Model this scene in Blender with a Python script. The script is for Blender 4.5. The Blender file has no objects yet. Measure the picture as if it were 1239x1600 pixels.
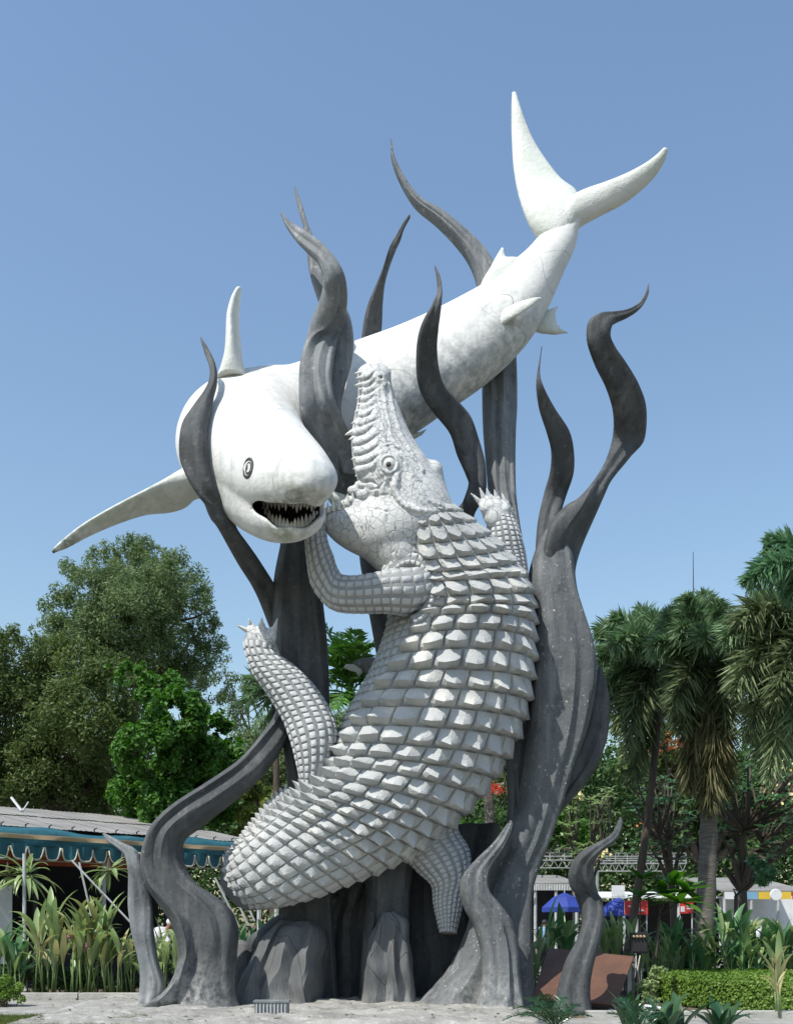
import bpy, math, random
import numpy as np
from mathutils import Vector, Matrix, Quaternion
from math import pi, sin, cos, radians as R

# ------------------------------------------------------------------ camera, sky, sun
sc = bpy.context.scene
F, U0, HV, EYE, D0 = 1600.0, 619.5, 1445.0, 1.6, 20.0
cam_d = bpy.data.cameras.new('camera'); cam = bpy.data.objects.new('camera', cam_d)
sc.collection.objects.link(cam); sc.camera = cam
cam.location = (0, 0, EYE); cam.rotation_euler = (R(90), 0, 0)
cam_d.sensor_fit = 'HORIZONTAL'; cam_d.sensor_width = 36.0
cam_d.lens = 36.0 * F / 1239.0
cam_d.shift_y = (HV - 800.0) / 1239.0
cam_d.clip_end = 3000.0; cam_d.clip_start = 0.1
SUN = Vector((-0.40, -0.42, 0.84)).normalized()
el = math.asin(SUN.z); rot = math.atan2(SUN.x, SUN.y)
w = bpy.data.worlds.new("World"); sc.world = w; w.use_nodes = True
nt = w.node_tree; nt.nodes.clear()
sky = nt.nodes.new('ShaderNodeTexSky'); sky.sky_type = 'NISHITA'; sky.sun_disc = False
sky.sun_elevation = el; sky.sun_rotation = rot
sky.altitude = 0; sky.air_density = 1.6; sky.dust_density = 1.1; sky.ozone_density = 4.0
bg = nt.nodes.new('ShaderNodeBackground'); bg.inputs[1].default_value = 0.15
ow = nt.nodes.new('ShaderNodeOutputWorld')
nt.links.new(sky.outputs[0], bg.inputs[0]); nt.links.new(bg.outputs[0], ow.inputs[0])
sl = bpy.data.lights.new('sun', 'SUN'); sl.energy = 4.7; sl.angle = R(0.5); sl.color = (1.0, 0.955, 0.88)
so = bpy.data.objects.new('sun', sl); sc.collection.objects.link(so)
so.rotation_euler = SUN.to_track_quat('Z', 'Y').to_euler(); so.location = (-20, -20, 40)
vs = sc.view_settings; vs.view_transform = 'Standard'; vs.look = 'None'; vs.exposure = 0.14; vs.gamma = 1
vs.use_curve_mapping = False

rng = np.random.default_rng(7); random.seed(7)

# ------------------------------------------------------------------ placing helpers
def P(u, v, d=0.0):
    """pixel of the photograph at distance D0+d -> point in the world"""
    Y = D0 + d
    return np.array([(u - U0) * Y / F, Y, EYE + (HV - v) * Y / F])
def PA(a):
    """array (n,3) of u, v, d*80 -> world"""
    Y = D0 + a[:, 2] / 80.0
    return np.stack([(a[:, 0] - U0) * Y / F, Y, EYE + (HV - a[:, 1]) * Y / F], 1)
ORI = {}
def org(p): return ORI.get(p.name, np.zeros(3)) if p else np.zeros(3)
def link(o, parent=None):
    sc.collection.objects.link(o)
    if parent is not None: o.parent = parent
    return o
def tag(o, label=None, cat=None, group=None, kind=None):
    if label: o['label'] = label
    if cat: o['category'] = cat
    if group: o['group'] = group
    if kind: o['kind'] = kind
    return o
def thing(name, label, cat, loc=(0, 0, 0), group=None):
    o = bpy.data.objects.new(name, None); link(o); o.location = tuple(loc)
    o.empty_display_size = 0.2
    ORI[o.name] = np.array(loc, float)
    return tag(o, label, cat, group)
def mk_mesh(name, V, Fc, mat=None, smooth=True):
    V = np.asarray(V, np.float32)
    me = bpy.data.meshes.new(name)
    if isinstance(Fc, np.ndarray):
        n = Fc.shape[1]
        me.vertices.add(len(V)); me.vertices.foreach_set('co', V.ravel())
        me.loops.add(Fc.size); me.loops.foreach_set('vertex_index', Fc.ravel().astype(np.int32))
        me.polygons.add(len(Fc))
        me.polygons.foreach_set('loop_start', np.arange(0, Fc.size, n, dtype=np.int32))
        me.update(calc_edges=True)
    else:
        me.from_pydata([tuple(map(float, p)) for p in V], [], Fc); me.update()
    me.polygons.foreach_set('use_smooth', np.full(len(me.polygons), smooth))
    if mat: me.materials.append(mat)
    return me
def obj(name, V, Fc, mat, parent=None, smooth=True, **kw):
    """one mesh object; V in world coordinates"""
    V = np.asarray(V, float) - org(parent)
    o = bpy.data.objects.new(name, mk_mesh(name, V, Fc, mat, smooth)); link(o, parent)
    ORI[o.name] = org(parent) if parent else np.zeros(3)
    tag(o, **kw); return o
def inst(name, me, M, parent=None):
    """object sharing mesh me at world matrix M"""
    o = bpy.data.objects.new(name, me); link(o, parent)
    M = M.copy()
    if parent is not None:
        q = org(parent); M.translation = M.translation - Vector(q)
    o.matrix_local = M
    return o
def fix_normals(me):
    import bmesh
    bm = bmesh.new(); bm.from_mesh(me); bmesh.ops.recalc_face_normals(bm, faces=bm.faces); bm.to_mesh(me); bm.free()

class MB:
    def __init__(s): s.V = []; s.F = []
    def add(s, V, Fc):
        b = len(s.V); s.V.extend([tuple(map(float, p)) for p in V]); s.F.extend([tuple(int(i) + b for i in f) for f in Fc])
        return s
    def box(s, c, size, rz=0.0, M=None):
        x, y, z = [k / 2 for k in size]
        pts = [Vector((a * x, b * y, e * z)) for e in (-1, 1) for a, b in ((-1, -1), (1, -1), (1, 1), (-1, 1))]
        Q = M if M is not None else Matrix.Rotation(rz, 3, 'Z')
        pts = [Q @ p + Vector(c) for p in pts]
        s.add(pts, [(3, 2, 1, 0), (4, 5, 6, 7), (0, 1, 5, 4), (1, 2, 6, 5), (2, 3, 7, 6), (3, 0, 4, 7)]); return s
    def bar(s, a, b, wd, n=6):
        s.tube([a, b], [wd / 2, wd / 2], n); return s
    def tube(s, pts, rad, n=8):
        V, Fc = tube(np.array(pts, float), np.array(rad, float), n); s.add(V, Fc); return s
    def build(s, name, mat, parent=None, smooth=False, **kw):
        return obj(name, np.array(s.V), s.F, mat, parent, smooth, **kw)

def frames(pts):
    T = np.gradient(pts, axis=0); T /= np.linalg.norm(T, axis=1)[:, None] + 1e-9
    up = np.array([0, 0, 1.0]) if abs(T[0, 2]) < 0.9 else np.array([1.0, 0, 0])
    N = np.zeros_like(T); B = np.zeros_like(T)
    n = np.cross(T[0], up); n /= np.linalg.norm(n)
    for i in range(len(T)):
        n = n - T[i] * n.dot(T[i]); n /= np.linalg.norm(n) + 1e-9
        N[i] = n; B[i] = np.cross(T[i], n)
    return T, N, B
def rings(V0, n, m):
    Fc = []
    for i in range(m - 1):
        for j in range(n):
            k = (j + 1) % n
            Fc.append((i * n + j, i * n + k, (i + 1) * n + k, (i + 1) * n + j))
    return Fc
def tube(pts, rad, n=8):
    T, N, B = frames(pts); th = np.arange(n) * 2 * pi / n
    V = pts[:, None] + rad[:, None, None] * (np.cos(th)[None, :, None] * N[:, None] + np.sin(th)[None, :, None] * B[:, None])
    V = V.reshape(-1, 3); Fc = rings(V, n, len(pts))
    Fc.append(tuple(range(n - 1, -1, -1))); Fc.append(tuple(range((len(pts) - 1) * n, len(pts) * n)))
    return V, Fc
def catmull(a, t):
    """a (n,k) control rows, t floats in 0..n-1"""
    a = np.asarray(a, float); n = len(a)
    t = np.clip(np.asarray(t, float), 0, n - 1.000001); i = t.astype(int); f = (t - i)[:, None]
    g = lambda k: a[np.clip(k, 0, n - 1)]
    p0 = np.where((i == 0)[:, None], 2 * g(i) - g(i + 1), g(i - 1)); p1 = g(i); p2 = g(i + 1)
    p3 = np.where((i >= n - 2)[:, None], 2 * g(i + 1) - g(i), g(i + 2))
    m1 = (p2 - p0) / 2; m2 = (p3 - p1) / 2
    return (2*f**3 - 3*f**2 + 1) * p1 + (f**3 - 2*f**2 + f) * m1 + (-2*f**3 + 3*f**2) * p2 + (f**3 - f**2) * m2

class Surf:
    """solid whose silhouette runs through the given left/right points.
    rows: (uL,vL,uR,vR,dL,dR,b) b = half thickness in metres"""
    def __init__(s, rows, flip=False):
        r = np.array(rows, float)
        L = np.array([P(*x) for x in r[:, [0, 1, 4]]]); Rr = np.array([P(*x) for x in r[:, [2, 3, 5]]])
        s.D = np.hstack([L, Rr, r[:, 6:7]]); s.n = len(r)
        C = (L + Rr) / 2; s.len = np.concatenate([[0], np.cumsum(np.linalg.norm(np.diff(C, axis=0), axis=1))])
    def cab(s, t):
        t = np.atleast_1d(np.asarray(t, float)); e = .45
        q = catmull(s.D, t); L, Rr, b = q[:, :3], q[:, 3:6], np.maximum(q[:, 6], 0.002)
        C = (L + Rr) / 2; A = (Rr - L) / 2
        qa = catmull(s.D, t + e); qb = catmull(s.D, t - e)
        T = (qa[:, :3] + qa[:, 3:6] - qb[:, :3] - qb[:, 3:6])
        N = np.cross(T, A); N /= np.linalg.norm(N, axis=1)[:, None] + 1e-12
        N = np.where((N[:, 1] > 0)[:, None] & True, -N, N) if s.n and not hasattr(s, 'keep') else N
        return C, A, N, b
    def dense(s):
        t = np.linspace(0, s.n - 1, 600); C = s.cab(t)[0]
        return t, np.concatenate([[0], np.cumsum(np.linalg.norm(np.diff(C, axis=0), axis=1))])
    def frame(s, M):
        t = np.linspace(0, s.n - 1, M)
        C, A, N, b = s.cab(t)
        # keep the normal continuous along the strip
        for i in range(1, M):
            if N[i].dot(N[i - 1]) < 0: N[i] = -N[i]
        return t, C, A, N, b
    def pt(s, t, th):
        t = np.asarray(t, float).ravel(); th = np.asarray(th, float).ravel()
        C, A, N, b = s.cab(t)
        return C - np.cos(th)[:, None] * A + (np.sin(th) * b)[:, None] * N
def loft(S, M=60, K=28, kind='body', ripple=0.0, nr=3, seed=0, rough=0.0, power=1.0):
    t, C, A, N, b = S.frame(M)
    th = np.arange(K) * 2 * pi / K
    x = -np.cos(th); y = np.sin(th)
    if kind == 'ribbon':
        x = np.sign(x) * np.minimum(1, np.abs(x) * 1.0); y = np.sign(y) * np.clip(1 - np.abs(x) ** 5, 0, 1) ** .5
    elif power != 1.0:
        x = np.sign(x) * np.abs(x) ** power; y = np.sign(y) * np.abs(y) ** power
    X = np.tile(x, (M, 1)); Y = np.tile(y, (M, 1))
    W = np.linalg.norm(A, axis=1)[:, None]
    add = np.zeros_like(X)
    if ripple:
        g_ = np.random.default_rng(int(seed * 7) + 11 + K); nk = nr + 3
        xk = np.linspace(-1, 1, nk) + np.concatenate([[0], g_.uniform(-.16, .16, nk - 2), [0]]) * 2 / max(nk - 2, 1) * 1.6
        hk = np.array([(1 if k % 2 else -.55) * g_.uniform(.35, 1.1) for k in range(nk)]); ph_ = g_.uniform(0, 6, nk)
        rp = np.zeros_like(X)
        for q_ in range(M):
            xs = xk + .10 * np.sin(t[q_] * .8 + ph_) * (np.arange(nk) % (nk - 1) > 0); hs_ = hk * (1 + .45 * np.sin(t[q_] * .55 + ph_ * 1.7))
            rp[q_] = np.interp(X[q_], np.sort(xs), hs_) * ripple * 1.7
        add = rp * np.sign(Y) * np.minimum(W, 1.0) * (1 - X ** 6)
    V = C[:, None] + X[..., None] * A[:, None] + (Y * b[:, None] + add)[..., None] * N[:, None]
    V = V.reshape(-1, 3)
    if rough:
        from mathutils import noise
        for i in range(len(V)):
            p = Vector(V[i]) * 2.2
            V[i] += np.array(noise.noise_vector(p)) * rough
    Fc = rings(V, K, M)
    V = np.vstack([V, C[:1], C[-1:]]); a, e = M * K, M * K + 1
    for j in range(K):
        Fc.append((a, (j + 1) % K, j)); Fc.append((e, (M - 1) * K + j, (M - 1) * K + (j + 1) % K))
    return V, Fc
def lofted(name, rows, mat, parent=None, smooth=True, kw=None, **o):
    V, Fc = loft(Surf(rows), **o)
    ob = obj(name, V, Fc, mat, parent, smooth, **(kw or {})); fix_normals(ob.data)
    if o.get('kind') == 'ribbon': ob.data.set_sharp_from_angle(angle=R(26))
    return ob

# ------------------------------------------------------------------ smooth solids from distance fields
class Field:
    def __init__(s, lo, hi, h):
        s.lo = np.array(lo, float); s.h = h
        s.n = np.ceil((np.array(hi) - s.lo) / h).astype(int) + 1
        s.ax = [(s.lo[i] + h * np.arange(s.n[i])).astype(np.float32) for i in range(3)]
        s.f = np.full(s.n, 1e3, np.float32)
    def sub(s, lo, hi):
        a = np.clip(np.floor((np.array(lo) - s.lo) / s.h).astype(int), 0, s.n - 1)
        b = np.clip(np.ceil((np.array(hi) - s.lo) / s.h).astype(int) + 1, 1, s.n)
        sl = tuple(slice(a[i], b[i]) for i in range(3))
        x = s.ax[0][sl[0]][:, None, None]; y = s.ax[1][sl[1]][None, :, None]; z = s.ax[2][sl[2]][None, None, :]
        return sl, x, y, z
    def mix(s, sl, d, k, cut=False):
        f = s.f[sl]
        if cut:
            hh = np.clip(0.5 - 0.5 * (f + d) / k, 0, 1); s.f[sl] = f * (1 - hh) - d * hh + k * hh * (1 - hh)
        else:
            hh = np.clip(0.5 + 0.5 * (f - d) / k, 0, 1); s.f[sl] = f * (1 - hh) + d * hh - k * hh * (1 - hh)
    def cone(s, a, ra, b, rb, k=4.0, sz=1.0, cut=False, mar=None):
        a = np.array(a, float); b = np.array(b, float); m = max(ra, rb) / min(sz, 1) + (mar or 3 * k + 3 * s.h)
        sl, x, y, z = s.sub(np.minimum(a, b) - m, np.maximum(a, b) + m)
        w_ = np.array([1, 1, sz]); ba = (b - a) * w_; L = ba.dot(ba) + 1e-9
        px, py, pz = x - a[0], y - a[1], (z - a[2]) * sz
        t = np.clip((px * ba[0] + py * ba[1] + pz * ba[2]) / L, 0, 1)
        d = np.sqrt((px - t * ba[0]) ** 2 + (py - t * ba[1]) ** 2 + (pz - t * ba[2]) ** 2) - (ra + t * (rb - ra))
        s.mix(sl, d, k, cut)
    def chain(s, pts, k=6.0, sz=1.0, mar=None, sub=3):
        pts = np.array(pts, float); t = np.linspace(0, len(pts) - 1, (len(pts) - 1) * sub + 1); q = catmull(pts, t)
        for i in range(len(q) - 1): s.cone(q[i, :3], q[i, 3], q[i + 1, :3], q[i + 1, 3], k, sz, mar=mar)
    def ell(s, c, r, k=4.0, cut=False, rotz=0.0):
        """ellipsoid; rotz turns it in the first two axes"""
        c = np.array(c, float); r = np.array(r, float); m = max(r[0], r[1]) if rotz else None
        e = np.array([m or r[0], m or r[1], r[2]]) + 3 * k + 3 * s.h
        sl, x, y, z = s.sub(c - e, c + e)
        x, y, z = x - c[0], y - c[1], z - c[2]
        if rotz: x, y = x * cos(rotz) + y * sin(rotz), -x * sin(rotz) + y * cos(rotz)
        k0 = np.sqrt((x / r[0]) ** 2 + (y / r[1]) ** 2 + (z / r[2]) ** 2) + 1e-6
        k1 = np.sqrt((x / r[0] ** 2) ** 2 + (y / r[1] ** 2) ** 2 + (z / r[2] ** 2) ** 2) + 1e-9
        s.mix(sl, k0 * (k0 - 1) / k1, k, cut)
    def front(s, u, v):
        """first solid point met going away from the camera"""
        i = int(round((u - s.lo[0]) / s.h)); j = int(round((v - s.lo[1]) / s.h))
        i = min(max(i, 0), s.n[0] - 1); j = min(max(j, 0), s.n[1] - 1)
        c = s.f[i, j]; w_ = np.nonzero(c < 0)[0]
        return None if len(w_) == 0 else s.lo[2] + s.h * w_[0]
    def nets(s):
        f = s.f; ins = f < 0
        nx, ny, nz = f.shape
        cnt = np.zeros((nx - 1, ny - 1, nz - 1), np.uint8)
        for dx in (0, 1):
            for dy in (0, 1):
                for dz in (0, 1): cnt += ins[dx:nx - 1 + dx, dy:ny - 1 + dy, dz:nz - 1 + dz]
        act = (cnt > 0) & (cnt < 8); idx = np.full(act.shape, -1, np.int64)
        I = np.argwhere(act); idx[act] = np.arange(len(I))
        corner = {}
        for dx in (0, 1):
            for dy in (0, 1):
                for dz in (0, 1): corner[dx, dy, dz] = f[I[:, 0] + dx, I[:, 1] + dy, I[:, 2] + dz]
        acc = np.zeros((len(I), 3)); num = np.zeros(len(I))
        ks = list(corner)
        for a in ks:
            for ax in range(3):
                if a[ax] == 0:
                    b = list(a); b[ax] = 1; b = tuple(b)
                    fa, fb = corner[a], corner[b]; m = (fa < 0) != (fb < 0)
                    t = np.where(m, fa / np.where(m, fa - fb, 1), 0)
                    p = np.tile(np.array(a, float), (len(I), 1)); p[:, ax] += t
                    acc += p * m[:, None]; num += m
        V = s.lo + s.h * (I + acc / num[:, None])
        Fq = []
        for ax in range(3):
            o1, o2 = (ax + 1) % 3, (ax + 2) % 3
            sa = [slice(None)] * 3; sb = [slice(None)] * 3; sa[ax] = slice(0, -1); sb[ax] = slice(1, None)
            E = np.argwhere(ins[tuple(sa)] != ins[tuple(sb)])
            E = E[(E[:, o1] > 0) & (E[:, o2] > 0) & (E[:, o1] < f.shape[o1] - 1) & (E[:, o2] < f.shape[o2] - 1)]
            if not len(E): continue
            fl = ins[tuple(E.T)]
            q = []
            for da, db in ((0, 0), (1, 0), (1, 1), (0, 1)):
                c = E.copy(); c[:, o1] -= da; c[:, o2] -= db; q.append(idx[tuple(c.T)])
            q = np.stack(q, 1); q[~fl] = q[~fl][:, ::-1]; Fq.append(q)
        return V, np.vstack(Fq)
def relax(V, Fq, it=2):
    V = V.copy(); a = Fq.ravel(); b = np.roll(Fq, -1, 1).ravel(); n = len(V)
    for _ in range(it):
        s_ = np.zeros_like(V); c = np.zeros(n)
        for p, q in ((a, b), (b, a)):
            for k in range(3): s_[:, k] += np.bincount(p, V[q, k], n)
            c += np.bincount(p, minlength=n)
        V = 0.4 * V + 0.6 * s_ / c[:, None]
    return V
def field_obj(name, fd, mat, parent=None, pix=True, it=2, **kw):
    V, Fq = fd.nets(); V = relax(V, Fq, it)
    if pix: V = PA(V)
    o = obj(name, V, Fq, mat, parent, True, **kw); fix_normals(o.data); return o
def put_cone(name, me, a, b, r, parent):
    """unit cone mesh (base at origin radius 1, tip at z=1) from point a to point b"""
    a, b = Vector(a), Vector(b); d = b - a
    M = Matrix.Translation(a) @ d.to_track_quat('Z', 'Y').to_matrix().to_4x4() @ Matrix.Diagonal((r, r, d.length, 1))
    return inst(name, me, M, parent)

# ------------------------------------------------------------------ materials
def mat(name, c1, c2=None, rough=0.7, scale=3.0, bump=0.0, bscale=20.0, spots=None, streak=None, spec=0.3,
        cracks=None, trans=0.0, stretch=(1, 1, 1), metal=0.0, island=0.0, detail=6, emit=None, lo=.35, hi=.65, wave=None, local=()):
    m = bpy.data.materials.new(name); m.use_nodes = True; t = m.node_tree; N = t.nodes; L = t.links
    b = N['Principled BSDF']; b.inputs['Roughness'].default_value = rough; b.inputs['Metallic'].default_value = metal
    b.inputs['Specular IOR Level'].default_value = spec
    tc = N.new('ShaderNodeTexCoord'); geo = N.new('ShaderNodeNewGeometry')
    mp = N.new('ShaderNodeMapping'); L.new(geo.outputs['Position'], mp.inputs[0]); mp.inputs['Scale'].default_value = stretch
    def noise(sc_, det=detail, src=None):
        n = N.new('ShaderNodeTexNoise'); n.inputs['Scale'].default_value = sc_; n.inputs['Detail'].default_value = det
        n.inputs['Roughness'].default_value = 0.62
        L.new(src or mp.outputs[0], n.inputs['Vector']); return n.outputs[0]
    def ramp(src, a, e):
        r = N.new('ShaderNodeMapRange'); r.inputs[1].default_value = a; r.inputs[2].default_value = e; L.new(src, r.inputs[0]); return r.outputs[0]
    def mixc(fac, a, bb):
        x = N.new('ShaderNodeMix'); x.data_type = 'RGBA'
        if isinstance(fac, float): x.inputs[0].default_value = fac
        else: L.new(fac, x.inputs[0])
        for k, i in ((a, 6), (bb, 7)):
            if isinstance(k, tuple): x.inputs[i].default_value = (*k, 1)
            else: L.new(k, x.inputs[i])
        return x.outputs[2]
    def mul(a, bb):
        x = N.new('ShaderNodeMath'); x.operation = 'MULTIPLY'
        for k, i in ((a, 0), (bb, 1)):
            if isinstance(k, float): x.inputs[i].default_value = k
            else: L.new(k, x.inputs[i])
        return x.outputs[0]
    if c2 is None: c2 = tuple(k * 0.75 for k in c1)
    col = mixc(ramp(noise(scale), lo, hi), tuple(c1), tuple(c2))
    if streak:
        c, sx, a, e, amt = streak
        m2 = N.new('ShaderNodeMapping'); L.new(geo.outputs['Position'], m2.inputs[0]); m2.inputs['Scale'].default_value = (sx, sx, sx * 0.12)
        col = mixc(mul(ramp(noise(1.0, 5, m2.outputs[0]), a, e), amt), col, tuple(c))
    if spots:
        for (c, s_, a, e, amt) in spots:
            k_ = mul(ramp(noise(s_, 4), a, e), amt)
            if s_ > 10: k_ = mul(k_, ramp(noise(s_ * .11, 3), .46, .62))
            col = mixc(k_, col, tuple(c))
    for (pc, rad, c, amt) in local:      # a stain with its own place on the thing
        vd = N.new('ShaderNodeVectorMath'); vd.operation = 'DISTANCE'; L.new(geo.outputs['Position'], vd.inputs[0]); vd.inputs[1].default_value = tuple(pc)
        col = mixc(mul(mul(ramp(vd.outputs['Value'], rad, rad * .25), ramp(noise(6.0, 5), .38, .62)), amt), col, tuple(c))
    if cracks:
        cs, wdt, cc, amt = cracks
        vo = N.new('ShaderNodeTexVoronoi'); vo.feature = 'DISTANCE_TO_EDGE'; vo.inputs['Scale'].default_value = cs
        wn = N.new('ShaderNodeTexNoise'); wn.inputs['Scale'].default_value = cs * .8; L.new(mp.outputs[0], wn.inputs['Vector'])
        wa = N.new('ShaderNodeVectorMath'); wa.operation = 'MULTIPLY_ADD'; L.new(wn.outputs['Color'], wa.inputs[0]); wa.inputs[1].default_value = (.5 / cs,) * 3; L.new(mp.outputs[0], wa.inputs[2])
        L.new(wa.outputs[0], vo.inputs['Vector'])
        cr = ramp(vo.outputs[0], wdt, 0.0); col = mixc(mul(cr, amt), col, tuple(cc))
    if island:
        hs = N.new('ShaderNodeHueSaturation'); L.new(col, hs.inputs['Color'])
        L.new(ramp2(N, L, geo.outputs['Random Per Island'], 1 - island, 1 + island), hs.inputs['Value'])
        hs.inputs['Hue'].default_value = 0.5; col = hs.outputs[0]
    L.new(col, b.inputs['Base Color'])
    hsrc = None
    if bump:
        bp = N.new('ShaderNodeBump'); bp.inputs['Strength'].default_value = bump; bp.inputs['Distance'].default_value = 0.05
        h = noise(bscale, 6)
        if cracks:
            x = N.new('ShaderNodeMath'); x.operation = 'SUBTRACT'; L.new(mul(h, 0.5), x.inputs[0]); L.new(cr, x.inputs[1]); h = x.outputs[0]
        if wave:
            m3 = N.new('ShaderNodeMapping'); L.new(geo.outputs['Position'], m3.inputs[0]); m3.inputs['Scale'].default_value = (wave, wave, wave * .15)
            x = N.new('ShaderNodeMath'); x.operation = 'ADD'; L.new(mul(h, 0.4), x.inputs[0]); L.new(noise(1.0, 5, m3.outputs[0]), x.inputs[1]); h = x.outputs[0]
        L.new(h, bp.inputs['Height']); L.new(bp.outputs[0], b.inputs['Normal'])
    if emit: b.inputs['Emission Color'].default_value = (*emit, 1); b.inputs['Emission Strength'].default_value = 1
    if trans:
        o = N['Material Output']; tr = N.new('ShaderNodeBsdfTranslucent'); ms = N.new('ShaderNodeMixShader'); ms.inputs[0].default_value = trans
        hs2 = N.new('ShaderNodeHueSaturation'); hs2.inputs['Saturation'].default_value = 1.15; hs2.inputs['Value'].default_value = 1.4
        L.new(col, hs2.inputs['Color']); L.new(hs2.outputs[0], tr.inputs[0])
        L.new(b.outputs[0], ms.inputs[1]); L.new(tr.outputs[0], ms.inputs[2]); L.new(ms.outputs[0], o.inputs[0])
    return m
def ramp2(N, L, src, lo, hi):
    r = N.new('ShaderNodeMapRange'); r.inputs[3].default_value = lo; r.inputs[4].default_value = hi; L.new(src, r.inputs[0]); return r.outputs[0]

M = {}
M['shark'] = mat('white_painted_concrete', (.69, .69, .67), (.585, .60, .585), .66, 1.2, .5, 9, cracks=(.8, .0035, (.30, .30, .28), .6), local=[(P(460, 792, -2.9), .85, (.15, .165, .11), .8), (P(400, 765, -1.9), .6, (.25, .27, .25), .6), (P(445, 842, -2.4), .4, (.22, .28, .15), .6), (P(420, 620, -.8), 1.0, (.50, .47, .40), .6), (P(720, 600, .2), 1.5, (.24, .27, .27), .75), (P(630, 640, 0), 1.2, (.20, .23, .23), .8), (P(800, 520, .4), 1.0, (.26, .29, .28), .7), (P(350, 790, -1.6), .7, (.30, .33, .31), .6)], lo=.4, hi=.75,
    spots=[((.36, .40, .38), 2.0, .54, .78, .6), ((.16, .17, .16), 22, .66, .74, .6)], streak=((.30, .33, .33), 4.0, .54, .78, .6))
M['shark_fin'] = mat('white_fin_concrete', (.68, .69, .66), (.55, .59, .53), .62, 1.6, .4, 9, local=[(P(90, 858, -.9), .8, (.12, .13, .09), .9), (P(210, 810, -.5), 1.6, (.36, .40, .30), .5)],
    spots=[((.40, .45, .36), 3.0, .58, .8, .5), ((.2, .2, .2), 30, .72, .8, .4)])
M['mouth'] = mat('black_mouth_inside', (.012, .012, .013), (.02, .02, .02), .7)  # black colour for the mouth cavity faces deeper than the lips
M['tooth'] = mat('tooth_white', (.74, .74, .70), (.55, .55, .50), .5, 9)
M['ink'] = mat('dark_eye_paint', (.05, .05, .05), (.09, .09, .08), .6)
CR = dict(rough=.72, lo=.35, hi=.7)
M['croc'] = mat('pale_grey_scale_concrete', (.47, .48, .47), (.36, .375, .375), scale=1.1, bump=.55, bscale=22,
    spots=[((.70, .68, .60), 1.3, .55, .72, .7), ((.22, .23, .24), 13, .58, .74, .6), ((.72, .73, .72), 30, .66, .74, .4)], **CR)
M['groove'] = mat('grey_groove_concrete', (.31, .32, .32), (.22, .23, .23), scale=4, bump=.4, bscale=25, **CR)
M['croc_head'] = mat('carved_head_concrete', (.60, .61, .60), (.50, .515, .51), scale=1.6, bump=.7, bscale=14,
    cracks=(6.5, .03, (.34, .35, .35), .20), spots=[((.30, .31, .31), 9, .6, .78, .4)], **CR)
M['limb'] = mat('grey_limb_concrete', (.50, .515, .515), (.42, .435, .44), scale=2, bump=.4, bscale=25,
    spots=[((.26, .27, .28), 11, .6, .75, .5), ((.66, .66, .64), 14, .62, .74, .4)], **CR)
def grey(name, a, chips, bump=.7):
    return mat(name, (a * .97, a * 1.04, a * 1.07), (a * .74, a * .80, a * .84), .66, 1.2, bump, 10, wave=5.0,
        streak=((a * 2.0, a * 2.02, a * 2.0), 3.2, .50, .74, .65),
        spots=[((a * .4, a * .42, a * .43), 2.2, .54, .72, .65), ((.62, .62, .60), 15, .80 - chips, .82 - chips, .85), ((a * 2.3, a * 2.3, a * 2.25), 9, .60, .72, .5), ((a * .35, a * .35, a * .36), 8, .60, .72, .5)],
        local=[(P(300, 1585, -.8), 1.3, (.42, .42, .40), .8), (P(770, 1590, -.9), 1.2, (.45, .45, .43), .8), (P(235, 1580, -.5), .5, (.45, .45, .43), .8), (P(700, 1575, .2), .8, (.42, .42, .40), .7)], spec=.15)
M['frond'] = grey('dark_grey_concrete', .088, .06)
M['frond_chip'] = grey('dark_grey_chipped_concrete', .135, .165, .7)
M['frond_pale'] = grey('mid_grey_concrete', .205, .06, .5)
M['rock'] = mat('grey_rock_concrete', (.15, .155, .155), (.10, .105, .107), .75, 1.6, .9, 6, wave=3, cracks=(1.1, .005, (.04, .04, .04), .4), stretch=(1, 1, .45), local=[(P(440, 1575, .3), .9, (.42, .42, .40), .8), (P(610, 1575, .1), .7, (.42, .42, .40), .8)],
    spots=[((.5, .5, .48), 12, .68, .72, .7), ((.07, .07, .07), 3, .6, .75, .5)])
# ------------------------------------------------------------------ unit meshes
def cone_mesh(name, m, n=8, curve=0.0):
    V = []; K = 5
    for i in range(K):
        z = i / K; r = (1 - z) ** 0.75
        for j in range(n):
            V.append((r * cos(2 * pi * j / n), r * sin(2 * pi * j / n) + curve * z * z, z))
    V.append((0, curve, 1)); Fc = rings(V, n, K) + [((K - 1) * n + j, (K - 1) * n + (j + 1) % n, K * n) for j in range(n)] + [tuple(range(n - 1, -1, -1))]
    return mk_mesh(name, V, Fc, m)
TOOTH = cone_mesh('tooth', M['tooth'])
CLAW = cone_mesh('claw', M['croc_head'], 8)

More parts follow.
